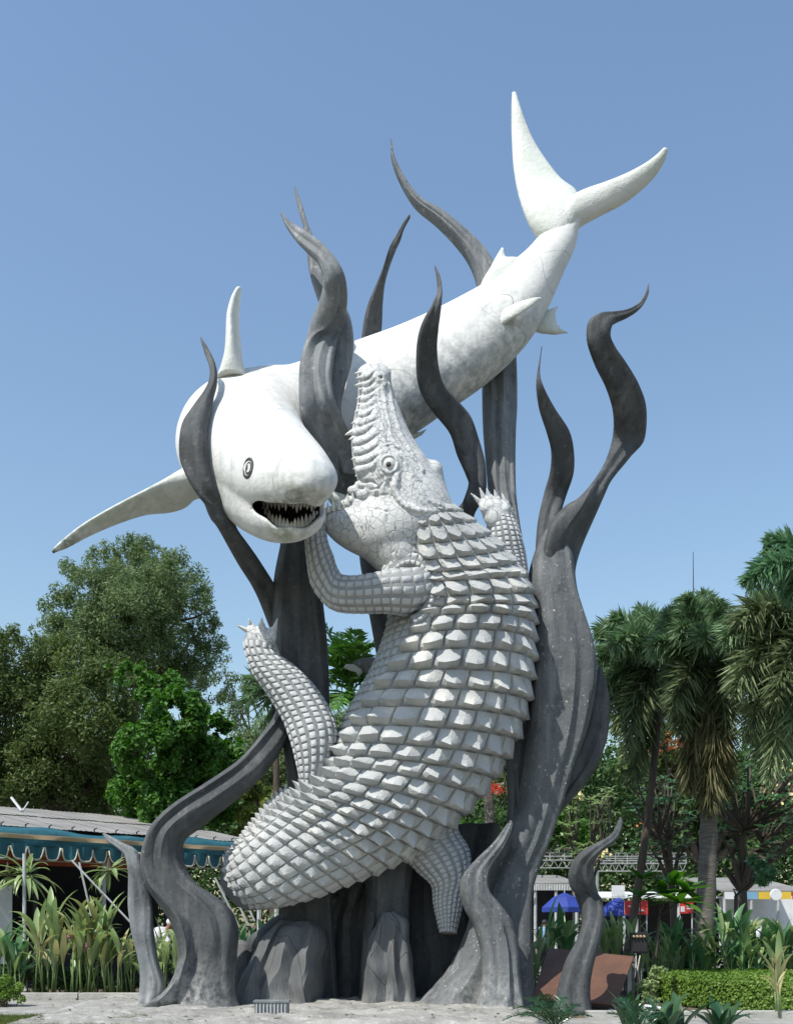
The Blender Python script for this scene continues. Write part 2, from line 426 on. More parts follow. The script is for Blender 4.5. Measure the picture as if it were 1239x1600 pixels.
def blade(name, pts, w_, th, mat_, parent, shear=(0, 0), **kw):
    """fin cut to an outline (u,v pairs, counted round), th metres thick in the middle, thin at the rim"""
    pts = np.array(pts, float); c = pts.mean(0); V = []
    n = len(pts)
    def dep(p): return w_ + (p[0] - c[0]) * shear[0] + (p[1] - c[1]) * shear[1]
    for k, tt in ((1.0, 0.0), (0.93, .5), (0.6, 1.0)):
        for sgn in (-1, 1):
            for p in pts:
                q = c + (p - c) * k; V.append(P(q[0], q[1], dep(q) / 80 + sgn * th * (tt * .5 + .06)))
    for sgn in (-1, 1): V.append(P(c[0], c[1], w_ / 80 + sgn * th * .56))
    Fc = []
    R_ = lambda k, s, j: (k * 2 + s) * n + j % n
    for j in range(n):
        Fc.append((R_(0, 0, j), R_(0, 0, j + 1), R_(0, 1, j + 1), R_(0, 1, j)))
        for s in (0, 1):
            for k in (0, 1):
                Fc.append((R_(k, s, j), R_(k, s, j + 1), R_(k + 1, s, j + 1), R_(k + 1, s, j)))
            Fc.append((R_(2, s, j), R_(2, s, j + 1), 6 * n + s))
    o = obj(name, V, Fc, mat_, parent, True, **kw); fix_normals(o.data); return o

# ================================================================== SHARK
shark = thing('shark_sculpture', 'large white concrete shark diving head down across the grey seaweed, toothy mouth open', 'sculpture', P(400, 700, 0))
fs = Field((255, 285, -275), (950, 870, 175), 2.7)
fs.chain([(886, 352, 60, 17), (871, 378, 60, 26), (849, 412, 60, 32), (822, 448, 62, 43), (790, 487, 64, 54), (752, 519, 70, 63), (706, 550, 76, 70),
          (650, 581, 80, 76), (590, 612, 84, 85), (530, 642, 88, 92), (470, 668, 80, 97), (420, 673, 38, 100), (380, 686, -15, 103), (384, 694, -45, 94),
          (392, 702, -75, 86), (408, 718, -110, 82), (432, 735, -148, 75), (455, 743, -182, 62), (474, 748, -210, 47), (478, 750, -222, 40)], k=8, sub=3)
fs.ell((868, 345, 62), (24, 34, 12), 10, rotz=-.25); fs.cone((884, 352, 58), 15, (914, 325, 52), 10, 9, 1.3); fs.cone((866, 352, 62), 16, (838, 300, 84), 9, 9, 1.3)
fs.ell((484, 741, -222), (44, 30, 40), 10, rotz=.35)
fs.chain([(380, 745, -95, 55), (398, 775, -125, 49), (425, 798, -150, 42), (448, 804, -165, 38), (472, 800, -160, 36)], k=14)
fs.ell((470, 778, -150), (34, 36, 45), 12)
fs.ell((420, 765, -150), (42, 28, 42), 12)
# snout underside pulled flat, then the mouth
fs.ell((488, 829, -268), (86, 62, 60), 7, cut=True)
f0 = fs.f.copy()
for (p_, q_) in (((386, 782, -160, 4), (410, 791, -180, 13)), ((410, 791, -180, 13), (440, 802, -190, 21)), ((440, 802, -190, 21), (472, 803, -190, 21)), ((472, 803, -190, 21), (501, 793, -178, 11))):
    fs.cone(p_[:3], p_[3], q_[:3], q_[3], 4, .45, cut=True)
def pre(P_):
    q = np.clip(((P_ - fs.lo) / fs.h).round().astype(int), 0, fs.n - 1); return f0[q[:, 0], q[:, 1], q[:, 2]]
V, Fq = fs.nets(); V = relax(V, Fq, 3)
sb = obj('body', PA(V), Fq, M['shark'], shark, True)
sb.data.materials.append(M['mouth'])
c = V[Fq].mean(1)
inm = pre(c) < -9.5
sb.data.polygons.foreach_set('material_index', inm.astype(np.int32)); fix_normals(sb.data)

def fin(name, rows, th=.1, m='shark_fin', **kw):
    rows = [(a, b, c_, d_, e, f, g * th) for (a, b, c_, d_, e, f, g) in rows]
    return lofted(name, rows, M[m], shark, M=46, K=24, **kw)
fin('dorsal_fin', [(338, 596, 392, 598, -.3, -.3, 4.2), (346, 580, 384, 582, -.3, -.3, 4.6), (352, 560, 379, 562, -.28, -.28, 4.8), (354, 535, 376, 536, -.26, -.26, 4.6),
    (355, 510, 374, 511, -.24, -.24, 4.4), (358, 488, 373.5, 489, -.22, -.22, 3.3), (363, 467, 375, 468, -.2, -.2, 2.1), (368.5, 453, 377, 454, -.2, -.2, 1.1), (372, 448, 376, 449, -.2, -.2, .3)])
fin('pectoral_fin', [(296, 728, 318, 780, -.5, .1, 2.6), (283, 737, 302, 778, -.6, .0, 2.4), (262, 748, 287, 792, -.7, .1, 1.8), (236, 761, 264, 800, -.8, .1, 1.2), (204, 778, 228, 803, -.85, 0, 1.0),
    (165, 799, 184, 817, -.9, -.2, .85), (128, 821, 141, 836, -.9, -.5, .7), (98, 844, 106, 855, -.9, -.7, .55), (84, 857, 89, 862, -.9, -.8, .3), (81, 862, 84, 865, -.9, -.85, .1)])
fin('pectoral_fin', [(500, 745, 520, 790, -.3, -.2, 2.4), (520, 765, 531, 792, -.3, -.2, 1.8), (535, 772, 543, 788, -.3, -.2, .9), (546, 777, 549, 780, -.3, -.3, .2)])
fin('tail_fin', [(800, 145, 807, 147, 1.5, 1.5, .5), (799, 165, 812, 163, 1.45, 1.45, .8), (799, 195, 821, 190, 1.35, 1.4, 1.0), (800, 225, 834, 220, 1.25, 1.35, 1.1), (802, 258, 853, 250, 1.1, 1.25, 1.2),
    (807, 292, 877, 280, .95, 1.1, 1.4), (815, 322, 900, 298, .8, .95, 1.8), (826, 350, 904, 315, .75, .8, 2.2), (838, 368, 903, 340, .74, .75, 2.6), (856, 385, 890, 368, .75, .75, 2.6)],
    kw={})
fin('tail_fin', [(1037, 230, 1044, 233, .3, .3, .4), (1022, 244, 1038, 252, .35, .4, .8), (1003, 257, 1024, 275, .4, .5, 1.0), (976, 271, 1000, 299, .45, .6, 1.2), (946, 283, 970, 321, .5, .65, 1.4),
    (916, 294, 936, 338, .6, .7, 1.8), (894, 306, 905, 355, .7, .75, 2.3), (872, 325, 893, 374, .75, .75, 2.6)])
fin('second_dorsal_fin', [(744, 462, 822, 416, .6, .7, 1.6), (754, 437, 813, 404, .62, .7, 1.2), (764, 421, 803, 402, .65, .7, .9), (772, 406, 792, 402, .68, .7, .6), (779, 394, 788, 396, .7, .7, .4), (784, 386, 787, 388, .7, .7, .1)])
fin('pelvic_fin', [(778, 496, 784, 508, .3, .1, .8), (788, 484, 797, 499, .15, 0, .7), (805, 474, 814, 490, 0, -.05, .5), (822, 468, 829, 479, -.05, -.1, .4), (836, 464.5, 841, 469, -.1, -.1, .2), (845, 464, 846, 466, -.1, -.1, .05)])
blade('anal_fin', [(800, 488), (822, 493), (845, 489), (860, 482), (872, 478), (867, 490), (870, 505), (878, 514), (888, 520), (866, 523), (845, 521), (826, 515), (806, 512)], 70, .16, M['shark_fin'], shark)
blade('pelvic_fin', [(620, 690), (634, 674), (649, 665), (646, 676), (655, 675), (667, 670), (660, 679), (648, 686), (637, 691), (628, 697)], 60, .14, M['shark_fin'], shark)
blade('pelvic_fin', [(640, 668), (652, 659), (662, 652), (672, 650), (668, 656), (656, 664), (645, 674)], 90, .10, M['shark_fin'], shark)

def shell_pt(fd, u, v, off=0.0):
    w_ = fd.front(u, v)
    if w_ is None: w_ = -60
    return np.array([u, v, w_ + off])
def px(p): return P(p[0], p[1], p[2] / 80)
# eye: rings let into the side of the head
e0 = shell_pt(fs, 387, 731)
def surf_ring(fd, name, u, v, rx, ry, wd, m, parent, rot=0.0, off=-1.0, n=26):
    pts = []
    for i in range(n):
        a = 2 * pi * i / n; x, y = rx * cos(a), ry * sin(a); x, y = x * cos(rot) - y * sin(rot), x * sin(rot) + y * cos(rot)
        pts.append(shell_pt(fd, u + x, v + y, off))
    pts = np.array(pts); Am = np.column_stack([pts[:, :2], np.ones(n)]); co_ = np.linalg.lstsq(Am, pts[:, 2], rcond=None)[0]; pts[:, 2] = Am @ co_
    pts = np.array([px(p) for p in pts]); ctr = pts.mean(0); V = []
    V_, F_ = [], []
    for i in range(n):
        p = pts[i]; o_ = (p - ctr) / np.linalg.norm(p - ctr)
        for k in range(5):
            a = 2 * pi * k / 5; V_.append(p + o_ * wd * cos(a) + np.array([0, -wd * sin(a) * .8, 0]))
    for i in range(n):
        for k in range(5): F_.append((i * 5 + k, i * 5 + (k + 1) % 5, ((i + 1) % n) * 5 + (k + 1) % 5, ((i + 1) % n) * 5 + k))
    o = obj(name, V_, F_, m, parent); fix_normals(o.data); return o
se = thing('eye', None, None, px(e0)); se.parent = shark; se.location = tuple(px(e0) - org(shark))
surf_ring(fs, 'eye_rim', 387.5, 731, 6.8, 14.2, .028, M['ink'], se, .17)
surf_ring(fs, 'iris', 388, 731, 3.7, 8.5, .018, M['ink'], se, .17)
def dab(name, c, r, m, parent, n=10, ry=None):
    V, Fc = [], []
    for i in range(1, 5):
        z = -cos(pi * i / 5); q = sin(pi * i / 5)
        for j in range(n): V.append(c + np.array([r * q * cos(2 * pi * j / n), r * z * .7, (ry or r) * q * sin(2 * pi * j / n)]))
    Fc = rings(V, n, 4) + [tuple(range(n - 1, -1, -1)), tuple(range(3 * n, 4 * n))]
    o = obj(name, V, Fc, m, parent); fix_normals(o.data); return o
dab('pupil', px(shell_pt(fs, 387.5, 731, 1)), .04, M['ink'], se, ry=.06)
# teeth in two arcs
def arc(x0, x1, ys, n): return [(x0 + (x1 - x0) * t, np.interp(t, np.linspace(0, 1, len(ys)), ys)) for t in np.linspace(0, 1, n)]
rs = np.random.default_rng(3)
for (u, v) in arc(396, 503, [781, 781, 782, 783, 784, 785, 785], 20):
    w_ = -172 + ((u - 455) / 50) ** 2 * 30; L_ = 14.5 * rs.uniform(.6, 1.35)
    a = px((u, v - 3, w_)); b = px((u + rs.uniform(-1, 1), v + L_, w_ - 3)); put_cone('tooth', TOOTH, a, b, .056, shark)
for (u, v) in arc(398, 501, [793, 809, 819, 824, 825, 817, 801], 19):
    w_ = -178 + ((u - 455) / 50) ** 2 * 36; L_ = 14 * rs.uniform(.6, 1.35)
    a = px((u, v + 3, w_)); b = px((u + rs.uniform(-1, 1), v - L_, w_ - 3)); put_cone('tooth', TOOTH, a, b, .056, shark)

# ================================================================== CROCODILE
croc = thing('crocodile_sculpture', 'huge pale grey concrete crocodile with rows of pyramid scutes, rearing up at the shark', 'sculpture', P(640, 1200, 0))
body_rows = [  # uL vL uR vR dL dR b
 (606, 768, 690, 768, -.85, -.85, .38), (600, 803, 716, 796, -.75, -.75, .60), (590, 838, 752, 824, -.65, -.62, .80), (585, 870, 786, 856, -.5, -.45, .95), (597, 902, 812, 890, -.35, -.25, 1.08),
 (608, 934, 827, 924, -.25, -.1, 1.18), (607, 968, 832, 957, -.15, 0, 1.25), (597, 1005, 833, 996, -.1, 0, 1.3), (580, 1048, 830, 1045, -.1, 0, 1.3), (553, 1095, 820, 1105, -.1, .05, 1.3),
 (530, 1145, 800, 1162, -.1, .1, 1.28), (512, 1186, 768, 1218, -.1, .15, 1.25), (490, 1216, 722, 1272, -.15, .15, 1.2), (462, 1240, 672, 1318, -.2, .15, 1.1),
 (436, 1261, 618, 1350, -.25, .1, .98), (412, 1284, 560, 1376, -.3, 0, .85), (390, 1306, 508, 1397, -.3, -.1, .72), (371, 1327, 458, 1411, -.2, -.05, .6), (357, 1345, 412, 1418, .1, .15, .45)]
CS = Surf(body_rows)
V, Fc = loft(CS, M=110, K=40); o = obj('body', V, Fc, M['groove'], croc); fix_normals(o.data)

def tile_grid(S, s0, s1, t0, t1, H, npp=7, nq=7, gap=.05, lip=.74, curve=.20, sharp=.25, base=0.0, jit=0.0, asym=0.0, aexp=2.2, amin=.35, endq=.75):
    """one raised scale on surface S between lengths s0..s1 and angles t0..t1"""
    pp = np.array([0, .04, .2, .5, .8, .96, 1.0]) if npp == 7 else np.linspace(0, 1, npp)
    A_ = np.clip(1 - np.abs(2 * pp - 1 + asym * .25) ** aexp, 0, 1)
    A_[0] = A_[-1] = 0
    V = []; qs0 = np.array([0, .04, .5, .94, 1.0, 1.12, 1.22]) if nq == 7 else np.array([0, .08, .85, 1.0, 1.2])[:nq]
    pr, qr, hr = [], [], []
    for i, p in enumerate(pp):
        ql = lip * (1 - curve * abs(2 * p - 1) ** 2)
        for q in qs0:
            qq = min(q * ql, 1.0) if q <= 1 else min(ql + (1 - ql) * endq * min(1, (q - 1) / .22), 1)
            prof = 0 if q == 0 or q > 1.2 else (.12 + .88 * q)
            if q == 1.12: prof = .42
            pr.append(p); qr.append(qq); hr.append(H * prof * max(A_[i], amin if 0 < p < 1 else 0) + (base if 0 < p < 1 and 0 < q <= 1.13 else -.03))
    pr = np.array(pr); qr = np.array(qr); hr = np.array(hr)
    s = s0 + (s1 - s0) * (gap + (1 - 2 * gap) * qr); th = t0 + (t1 - t0) * (gap + (1 - 2 * gap) * pr)
    p0 = S.pt(s, th); ds = S.pt(s + .02, th) - S.pt(s - .02, th); dt = S.pt(s, th + .03) - S.pt(s, th - .03)
    n = np.cross(dt, ds); n /= np.linalg.norm(n, axis=1)[:, None] + 1e-9
    ctr = S.cab(s)[0]; sg = np.sign(((p0 - ctr) * n).sum(1)); sg = 1.0 if np.sum(sg) >= 0 else -1.0
    V = p0 + n * sg * hr[:, None]
    k = len(qs0); Fc = [(i * k + j, (i + 1) * k + j, (i + 1) * k + j + 1, i * k + j + 1) for i in range(len(pp) - 1) for j in range(k - 1)]
    if sg > 0: Fc = [f[::-1] for f in Fc]
    return V, Fc
# rows along the back
def width_at(s):
    C, A, N, b = CS.cab([s]); return np.linalg.norm(A) * 2
td_, Lc = CS.dense(); s_of = lambda l: np.interp(l, Lc, td_)
l = np.interp(.72, td_, Lc); row_edges = [l]
while l < Lc[-1] - .05:
    wd = width_at(s_of(l)); l += (.084 * wd + .088) * (1 if s_of(l) < 12 else .85); row_edges.append(min(l, Lc[-1]))
rows_s = [s_of(x) for x in row_edges]
count = 0; rest = MB(); side = MB()
for r_ in range(len(rows_s) - 1):
    s0, s1 = rows_s[r_], rows_s[r_ + 1]; sm = (s0 + s1) / 2
    f = min(max((sm - 9.5) / 3.5, 0), 1)
    t_lo = float(np.interp(sm, [1, 3, 5, 7, 9, 11, 13], [1.3, 1.22, .96, .86, .57, .3, -.12])); t_hi = pi + .35
    ncol = 8 if sm < 6.5 else 9 if sm < 8.5 else 10 if sm < 11 else 11
    ed = np.linspace(t_lo, t_hi, ncol + 1)
    # wider scutes over the middle of the back
    for c_ in range(ncol):
        wdt = width_at(sm) * (ed[1] - ed[0]) * .5
        H = .68 * wdt * float(np.interp(sm, [1, 4, 8, 13, 15], [.5, .62, .8, .95, .42]))
        H = min(H, .27) * rs.uniform(.86, 1.12)
        if ed[c_] > 2.35: H *= .52
        if f >= 1 and c_ == 0: H = .16
        V, Fc = tile_grid(CS, s0, s1, ed[c_], ed[c_ + 1], H, lip=float(np.interp(sm, [2, 8, 12], [.90, .84, .68])) + rs.uniform(-.05, .05), curve=float(np.interp(sm, [2, 8, 12], [.5, .42, .24])) + rs.uniform(-.07, .07), asym=rs.uniform(-.8, .8), base=.012, gap=.014, aexp=float(np.interp(sm, [2, 7, 11], [2.4, 1.9, 1.5])), amin=.14, endq=.98)
        V = V + rs.normal(0, .004, V.shape)
        if count < 298: sq = obj('scute', V, Fc, M['croc'], croc); sq.data.set_sharp_from_angle(angle=R(30)); count += 1
        else: rest.add(V, Fc)
    # smaller flank scales beside them
    if f < .99:
        ec = np.linspace(-.25, t_lo, 8)
        for c_ in range(7):
            for h_ in range(2):
                a = s0 + (s1 - s0) * h_ / 2; V, Fc = tile_grid(CS, a, a + (s1 - s0) / 2, ec[c_], ec[c_ + 1], .028, npp=5, nq=5, lip=.93, curve=.06, base=.012, gap=.04); side.add(V, Fc)
if rest.V: rest.build('scute', M['croc'], croc, True, kind='stuff').data.set_sharp_from_angle(angle=R(30))
side.build('flank_scale', M['croc'], croc, True, kind='stuff')

# far half of the tail, curling back behind
tail_rows = [(357, 1345, 412, 1418, .1, .15, .45), (362, 1340, 408, 1400, .6, .6, .42), (378, 1318, 428, 1370, 1.1, 1.1, .40), (396, 1292, 452, 1342, 1.5, 1.5, .38),
             (420, 1262, 478, 1310, 1.8, 1.8, .34), (446, 1238, 500, 1282, 2.0, 2.0, .28), (478, 1222, 520, 1256, 2.1, 2.1, .2), (510, 1215, 530, 1235, 2.1, 2.1, .1)]
TS = Surf(tail_rows)
tl = obj('tail', *loft(TS, M=60, K=24), M['groove'], croc); fix_normals(tl.data)
tt = MB()
for r_ in range(26):
    for c_ in range(6):
        V, Fc = tile_grid(TS, .9 + r_ * .24, .9 + (r_ + 1) * .24, -.25 + c_ * .55, -.25 + (c_ + 1) * .55, .12 if c_ == 0 else .07, npp=5, nq=5, base=.03, gap=.05); tt.add(V, Fc)
tt.build('tail_scale', M['croc'], croc, True, kind='stuff')

# ---- limbs
def limb(name, rows, nrow, ncol, H=.035, s0=0.0, s1=None, t0=-.35, t1=pi + .35, gap=.09):
    S = Surf(rows); o = obj(name, *loft(S, M=46, K=26), M['groove'], croc); fix_normals(o.data)
    s1 = S.n - 1 if s1 is None else s1; q = MB(); cnt = []
    td2, L2 = S.dense(); ls = np.linspace(np.interp(s0, td2, L2), np.interp(s1, td2, L2), nrow + 1); ss = np.interp(ls, L2, td2)
    for i in range(nrow):
        for j in range(ncol):
            a = t0 + (t1 - t0) * j / ncol; b = t0 + (t1 - t0) * (j + 1) / ncol
            off = .3 * (ss[i + 1] - ss[i]) * ((j % 2) * .4)
            V, Fc = tile_grid(S, ss[i] + off, ss[i + 1] + off, a, b, H * rs.uniform(.5, 1.2) * .35, npp=5, nq=5, lip=.95, curve=.06, base=.010, gap=gap * .42); q.add(V, Fc)
    q.build('leg_scale', M['limb'], o, True, kind='stuff'); return o, S
# image-left hind leg with raised paw
limb('hind_leg', [(380, 1002, 432, 1012, -.5, -.5, .30), (384, 1022, 434, 1022, -.5, -.5, .34), (394, 1051, 464, 1044, -.45, -.45, .42), (420, 1088, 493, 1074, -.4, -.4, .46),
    (443, 1128, 517, 1112, -.35, -.35, .5), (456, 1165, 527, 1145, -.35, -.35, .5), (464, 1196, 520, 1184, -.3, -.3, .45), (472, 1228, 506, 1222, -.2, -.2, .35), (492, 1250, 512, 1248, -.1, -.1, .3)], 26, 9)
# image-right hind leg going down into the hollow
limb('hind_leg', [(640, 1300, 712, 1268, .3, .4, .5), (632, 1336, 716, 1300, .3, .4, .5), (652, 1362, 732, 1328, .3, .4, .47), (674, 1384, 734, 1358, .35, .4, .4), (677, 1410, 727, 1392, .4, .4, .34),
    (682, 1434, 720, 1428, .4, .4, .3), (688, 1458, 712, 1460, .35, .35, .25)], 24, 11)
# image-left foreleg reaching behind the shark's jaw
limb('fore_leg', [(650, 880, 655, 955, -1.0, -1.0, .45), (632, 888, 634, 960, -1.15, -1.15, .42), (604, 893, 606, 957, -1.2, -1.2, .38), (566, 901, 564, 957, -1.15, -1.15, .35), (536, 900, 530, 955, -1.05, -1.05, .34), (525, 884, 508, 944, -1.0, -1.0, .32),
    (520, 868, 486, 912, -1.0, -1.0, .30), (512, 848, 479, 870, -1.0, -1.0, .27), (508, 826, 477, 838, -1.0, -1.0, .24), (500, 800, 478, 806, -1.0, -1.0, .2)], 22, 8, H=.03, t0=-.4, t1=pi + .4)
# image-right foreleg with claws up
limb('fore_leg', [(752, 792, 800, 796, -.1, -.1, .28), (760, 812, 803, 812, -.1, -.1, .30), (763, 838, 813, 836, -.1, -.1, .32), (766, 866, 820, 862, 0, 0, .36), (774, 892, 824, 890, .1, .1, .38), (785, 915, 826, 912, .2, .2, .35)], 20, 9, H=.025)
# arch of scales round the shoulder
rows_ = []
for k_ in range(9):
    a_ = R(118 + k_ * 30); ci, si = cos(a_), -sin(a_)
    ci, si = cos(R(150 + k_ * -29)), sin(R(150 + k_ * -29))
    rows_.append((640 + 33 * ci * .85, 926 - 40 * si, 640 + 56 * ci * .85, 926 - 62 * si, -1.32, -1.02, .16))
limb('shoulder_arch', rows_, 20, 4, H=.03, t0=.2, t1=pi - .1)
# ---- paws
def paw(name, palm, digits, k=5):
    pts = [d[0] for d in digits] + [palm[:3]]; a = np.array(pts); lo = a.min(0) - 45; hi = a.max(0) + 45
    fd = Field(lo, hi, 1.3); fd.ell(palm[:3], palm[3:6], 6, rotz=palm[6])
    for (tip, root, r_, c0, c1, cr_) in digits:
        mid = [(tip[i] + root[i]) / 2 for i in range(3)]; mid[2] -= 4
        fd.cone(root, r_ * 1.15, mid, r_ * 1.05, 4); fd.cone(mid, r_ * 1.05, tip, r_ * .8, 3)
    o = field_obj(name, fd, M['croc_head'], croc, it=1)
    for (tip, root, r_, c0, c1, cr_) in digits: put_cone('claw', CLAW, px(c0), px(c1), cr_ / 80, o)
W = -40
paw('hind_paw', (406, 1002, W, 24, 24, 17, .1), [
    ((390, 985, W - 8), (400, 1005, W), 7.5, (388, 986, W - 8), (368, 976, W - 12), 4.6),
    ((393, 979, W - 6), (402, 1002, W - 2), 7, (393, 981, W - 6), (388, 966, W - 14), 4.6),
    ((409, 978, W - 6), (409, 1002, W - 3), 7, (409, 980, W - 6), (409, 964, W - 14), 4.6),
    ((427, 985, W - 4), (420, 1005, W), 8, (428, 986, W - 4), (434, 965, W - 10), 4.8)])
W = -18
paw('fore_paw', (777, 803, W, 23, 24, 16, 0), [
    ((752, 786, W - 4), (763, 802, W), 7, (752, 787, W - 4), (735, 770, W - 8), 5),
    ((757, 779, W - 4), (766, 800, W), 6.5, (757, 781, W - 4), (749, 761, W - 9), 4.8),
    ((766, 777, W - 5), (772, 800, W), 6.5, (766, 780, W - 5), (760, 762, W - 9), 4.6),
    ((777, 779, W - 5), (780, 800, W), 6.5, (777, 782, W - 5), (772, 764, W - 9), 4.6),
    ((790, 786, W - 4), (788, 803, W), 7, (790, 788, W - 4), (784, 770, W - 8), 4.8)])

# ---- head
fh = Field((492, 556, -150), (720, 905, -5), 1.35)
zc = -72
up = [(585, 588, 21), (587, 612, 24), (590, 640, 30), (592, 668, 38), (598, 700, 46), (612, 735, 53), (632, 768, 54), (650, 795, 55)]
fh.chain([(a, b, zc, c_) for a, b, c_ in up], k=8, sz=1.25)
fh.ell((584, 584, zc), (26, 17, 22), 8)
fh.cone((594, 590, zc - 16), 8, (600, 600, zc - 16), 6, 5)            # nostril bump
fh.cone((593.5, 588, zc - 30), 3, (595, 590, zc - 20), 3, 1.5, cut=True)
fh.cone((675, 735, zc + 2), 17, (684, 760, zc + 4), 12, 7)            # far brow
fh.cone((648, 722, zc - 10), 16, (668, 770, zc - 10), 20, 8)
fh.cone((668, 770, zc - 8), 20, (700, 798, zc - 4), 12, 8)
fh.ell((608, 725, zc - 34), (22, 22, 17), 9)                          # socket mound
fh.chain([(640, 800, zc + 4, 56), (606, 818, zc, 54), (582, 824, zc, 47), (558, 822, zc, 38), (536, 817, zc, 28), (515, 808, zc, 15)], k=6, sz=1.15)
fh.chain([(600, 845, zc + 6, 38), (625, 860, zc + 6, 44)], k=10)
for (a, b, r_) in ((563, 757, 8), (553, 766, 9), (565, 772, 10), (548, 781, 8), (538, 787, 7), (578, 765, 9), (527, 790, 6), (560, 788, 10)):
    fh.ell((a, b, zc - 16), (r_ * 1.15, r_ * .85, r_), 2.5)
def ridge(fd, pts, r0, r1=None, k=2.0, cut=False, sink=.35):
    # a raised fold (or a groove) laid along the carved surface
    pts = catmull(pts, np.linspace(0, len(pts) - 1, (len(pts) - 1) * 3 + 1)); q = []
    for p in pts:
        w_ = fd.front(*p)
        if w_ is not None: q.append((p[0], p[1], w_))
    r1 = r0 if r1 is None else r1; n = len(q)
    for i in range(n - 1):
        ra = r0 + (r1 - r0) * i / n; rb = r0 + (r1 - r0) * (i + 1) / n; s_ = (-.15 if cut else sink) * ra
        fd.cone((*q[i][:2], q[i][2] + s_), ra, (*q[i + 1][:2], q[i + 1][2] + s_), rb, k, cut=cut)
for pts, r0, r1 in (([(598, 602), (603, 640), (612, 680), (626, 708)], 3.4, 3.4), ([(607, 600), (614, 640), (627, 680), (644, 712), (660, 735)], 3.2, 4.5), ([(590, 606), (593, 640), (598, 672), (603, 696)], 2.6, 2.6),
    ([(592, 727), (592, 713), (600, 704), (614, 703), (626, 713)], 3.2, 3.0), ([(588, 712), (594, 699), (610, 694), (628, 702)], 2.4, 2.4), ([(593, 733), (600, 743), (614, 745), (626, 735)], 2.6, 2.4),
    ([(628, 712), (641, 735), (652, 760), (670, 781), (692, 791)], 4.6, 3.6), ([(618, 748), (620, 768), (630, 788), (652, 798)], 4.4, 3.4), ([(634, 724), (640, 748), (648, 770), (662, 786)], 3.2, 3.0),
    ([(603, 748), (598, 768), (603, 790), (600, 812)], 3.8, 3.4), ([(588, 740), (590, 756), (586, 772)], 3.0, 2.6), ([(572, 735), (584, 728), (590, 716)], 2.4, 2.0), ([(570, 722), (582, 712), (590, 698)], 2.8, 2.0)):
    ridge(fh, pts, r0, r1)
tv = [588, 600, 611, 623, 635, 647, 660, 674, 689, 704, 719, 733]
xl_ = lambda v: np.interp(v, [580, 612, 639, 675, 714, 740], [562, 562, 559, 552, 557, 560])
for i, v in enumerate(tv):
    x = xl_(v); g_ = 1 + .04 * i; q_ = rs.uniform(.75, 1.25); ridge(fh, [(x + 4, v + 1), (x + 13 * g_ * q_, v - 3), (x + 22 * g_ * q_, v - 9 * q_), (x + 28 * g_ * q_, v - 20 * q_)], 5.2 + .2 * i + rs.uniform(-.8, .8), 1.4, 3.0, sink=.55)
for i, v in enumerate(tv[:-1]):
    x = xl_(v); g_ = 1 + .04 * i; ridge(fh, [(x + 5, v + 7), (x + 14 * g_, v + 3), (x + rs.uniform(20, 34) * g_, v - 8)], 1.5, .9, 1.5, cut=True)
for pts in ([(600, 640), (606, 668), (604, 690)], [(588, 618), (596, 648), (594, 668)], [(618, 700), (634, 716), (640, 728)], [(632, 690), (642, 708)], [(606, 755), (612, 775), (622, 792)], [(646, 745), (658, 768), (678, 784)], [(578, 765), (592, 762), (600, 752)],
    [(590, 775), (606, 772)], [(588, 795), (606, 800)], [(622, 756), (636, 772), (644, 790)]):
    ridge(fh, pts, 1.5, 1.1, 1.3, cut=True)
ridge(fh, [(620, 742), (618, 765), (630, 786), (655, 797), (690, 798)], 5.5, 3.5, 2.5)
ridge(fh, [(557, 750), (568, 753), (580, 752), (588, 758)], 3.2, 2.0, 2, cut=True)
for i in range(11): ridge(fh, [(516 + i * 6, 801 + i * .6), (514 + i * 6.4, 812 + i * 1.2)], 3.2, 2.2, 1.5, sink=.2)
fh.ell((608, 724, (fh.front(608, 724) or -110) - 3), (11.5, 12.5, 9), 2, cut=True)
head = field_obj('head', fh, M['croc_head'], croc, it=1)
ew = shell_pt(fh, 608, 725)
ey = thing('eye', None, None, px(ew)); ey.parent = croc; ey.location = tuple(px(ew) - org(croc))
dab('eyeball', px((608.5, 725, ew[2] - 1)), .125, M['shark'], ey, 18)
dab('pupil', px((607, 725.5, ew[2] - 7)), .05, M['ink'], ey, 12)
surf_ring(fh, 'eyelid', 608, 725, 13, 13.5, .028, M['croc_head'], ey, 0, -.5)
for (v, x0, x1, dv, r_) in ((582, 566, 555, 1, 2.6), (589, 566, 557, 2, 2.6), (600, 567, 555, 2, 2.8), (607, 567, 560, 2, 2.2), (620, 566, 558, 3, 2.6), (631, 565, 559, 2, 2.4), (641, 563, 555, 3, 2.6), (657, 560, 550, 5, 3),
    (671, 557, 540, 9, 4), (681, 559, 546, 6, 3.6), (697, 560, 551, 4, 3.2), (714, 560, 550, 4, 3.2), (730, 562, 553, 3, 2.8), (741, 563, 556, 3, 2.2)):
    put_cone('tooth', TOOTH, px((x0 + 3, v, zc - 12)), px((x1 - 2, v + dv, zc - 20)), r_ * 1.45 / 80, croc)
for (u, v0, v1, r_) in ((530, 797, 778, 4.2), (537, 795, 780, 3.6), (544, 790, 771, 4.2), (552, 783, 767, 3.6), (521, 799, 779, 4.2), (513, 801, 783, 3.8)):
    put_cone('tooth', TOOTH, px((u, v0, zc - 18)), px((u - 1, v1, zc - 24)), r_ / 80, croc)
for (u, v0, r_) in ((503, 806, 2.4), (509, 811, 2.6), (517, 814, 2.8), (526, 817, 2.6), (536, 818, 2.8), (546, 820, 2.4)):
    put_cone('tooth', TOOTH, px((u, v0 - 3, zc - 12)), px((u - 2, v0 + 9, zc - 20)), r_ / 80, croc)

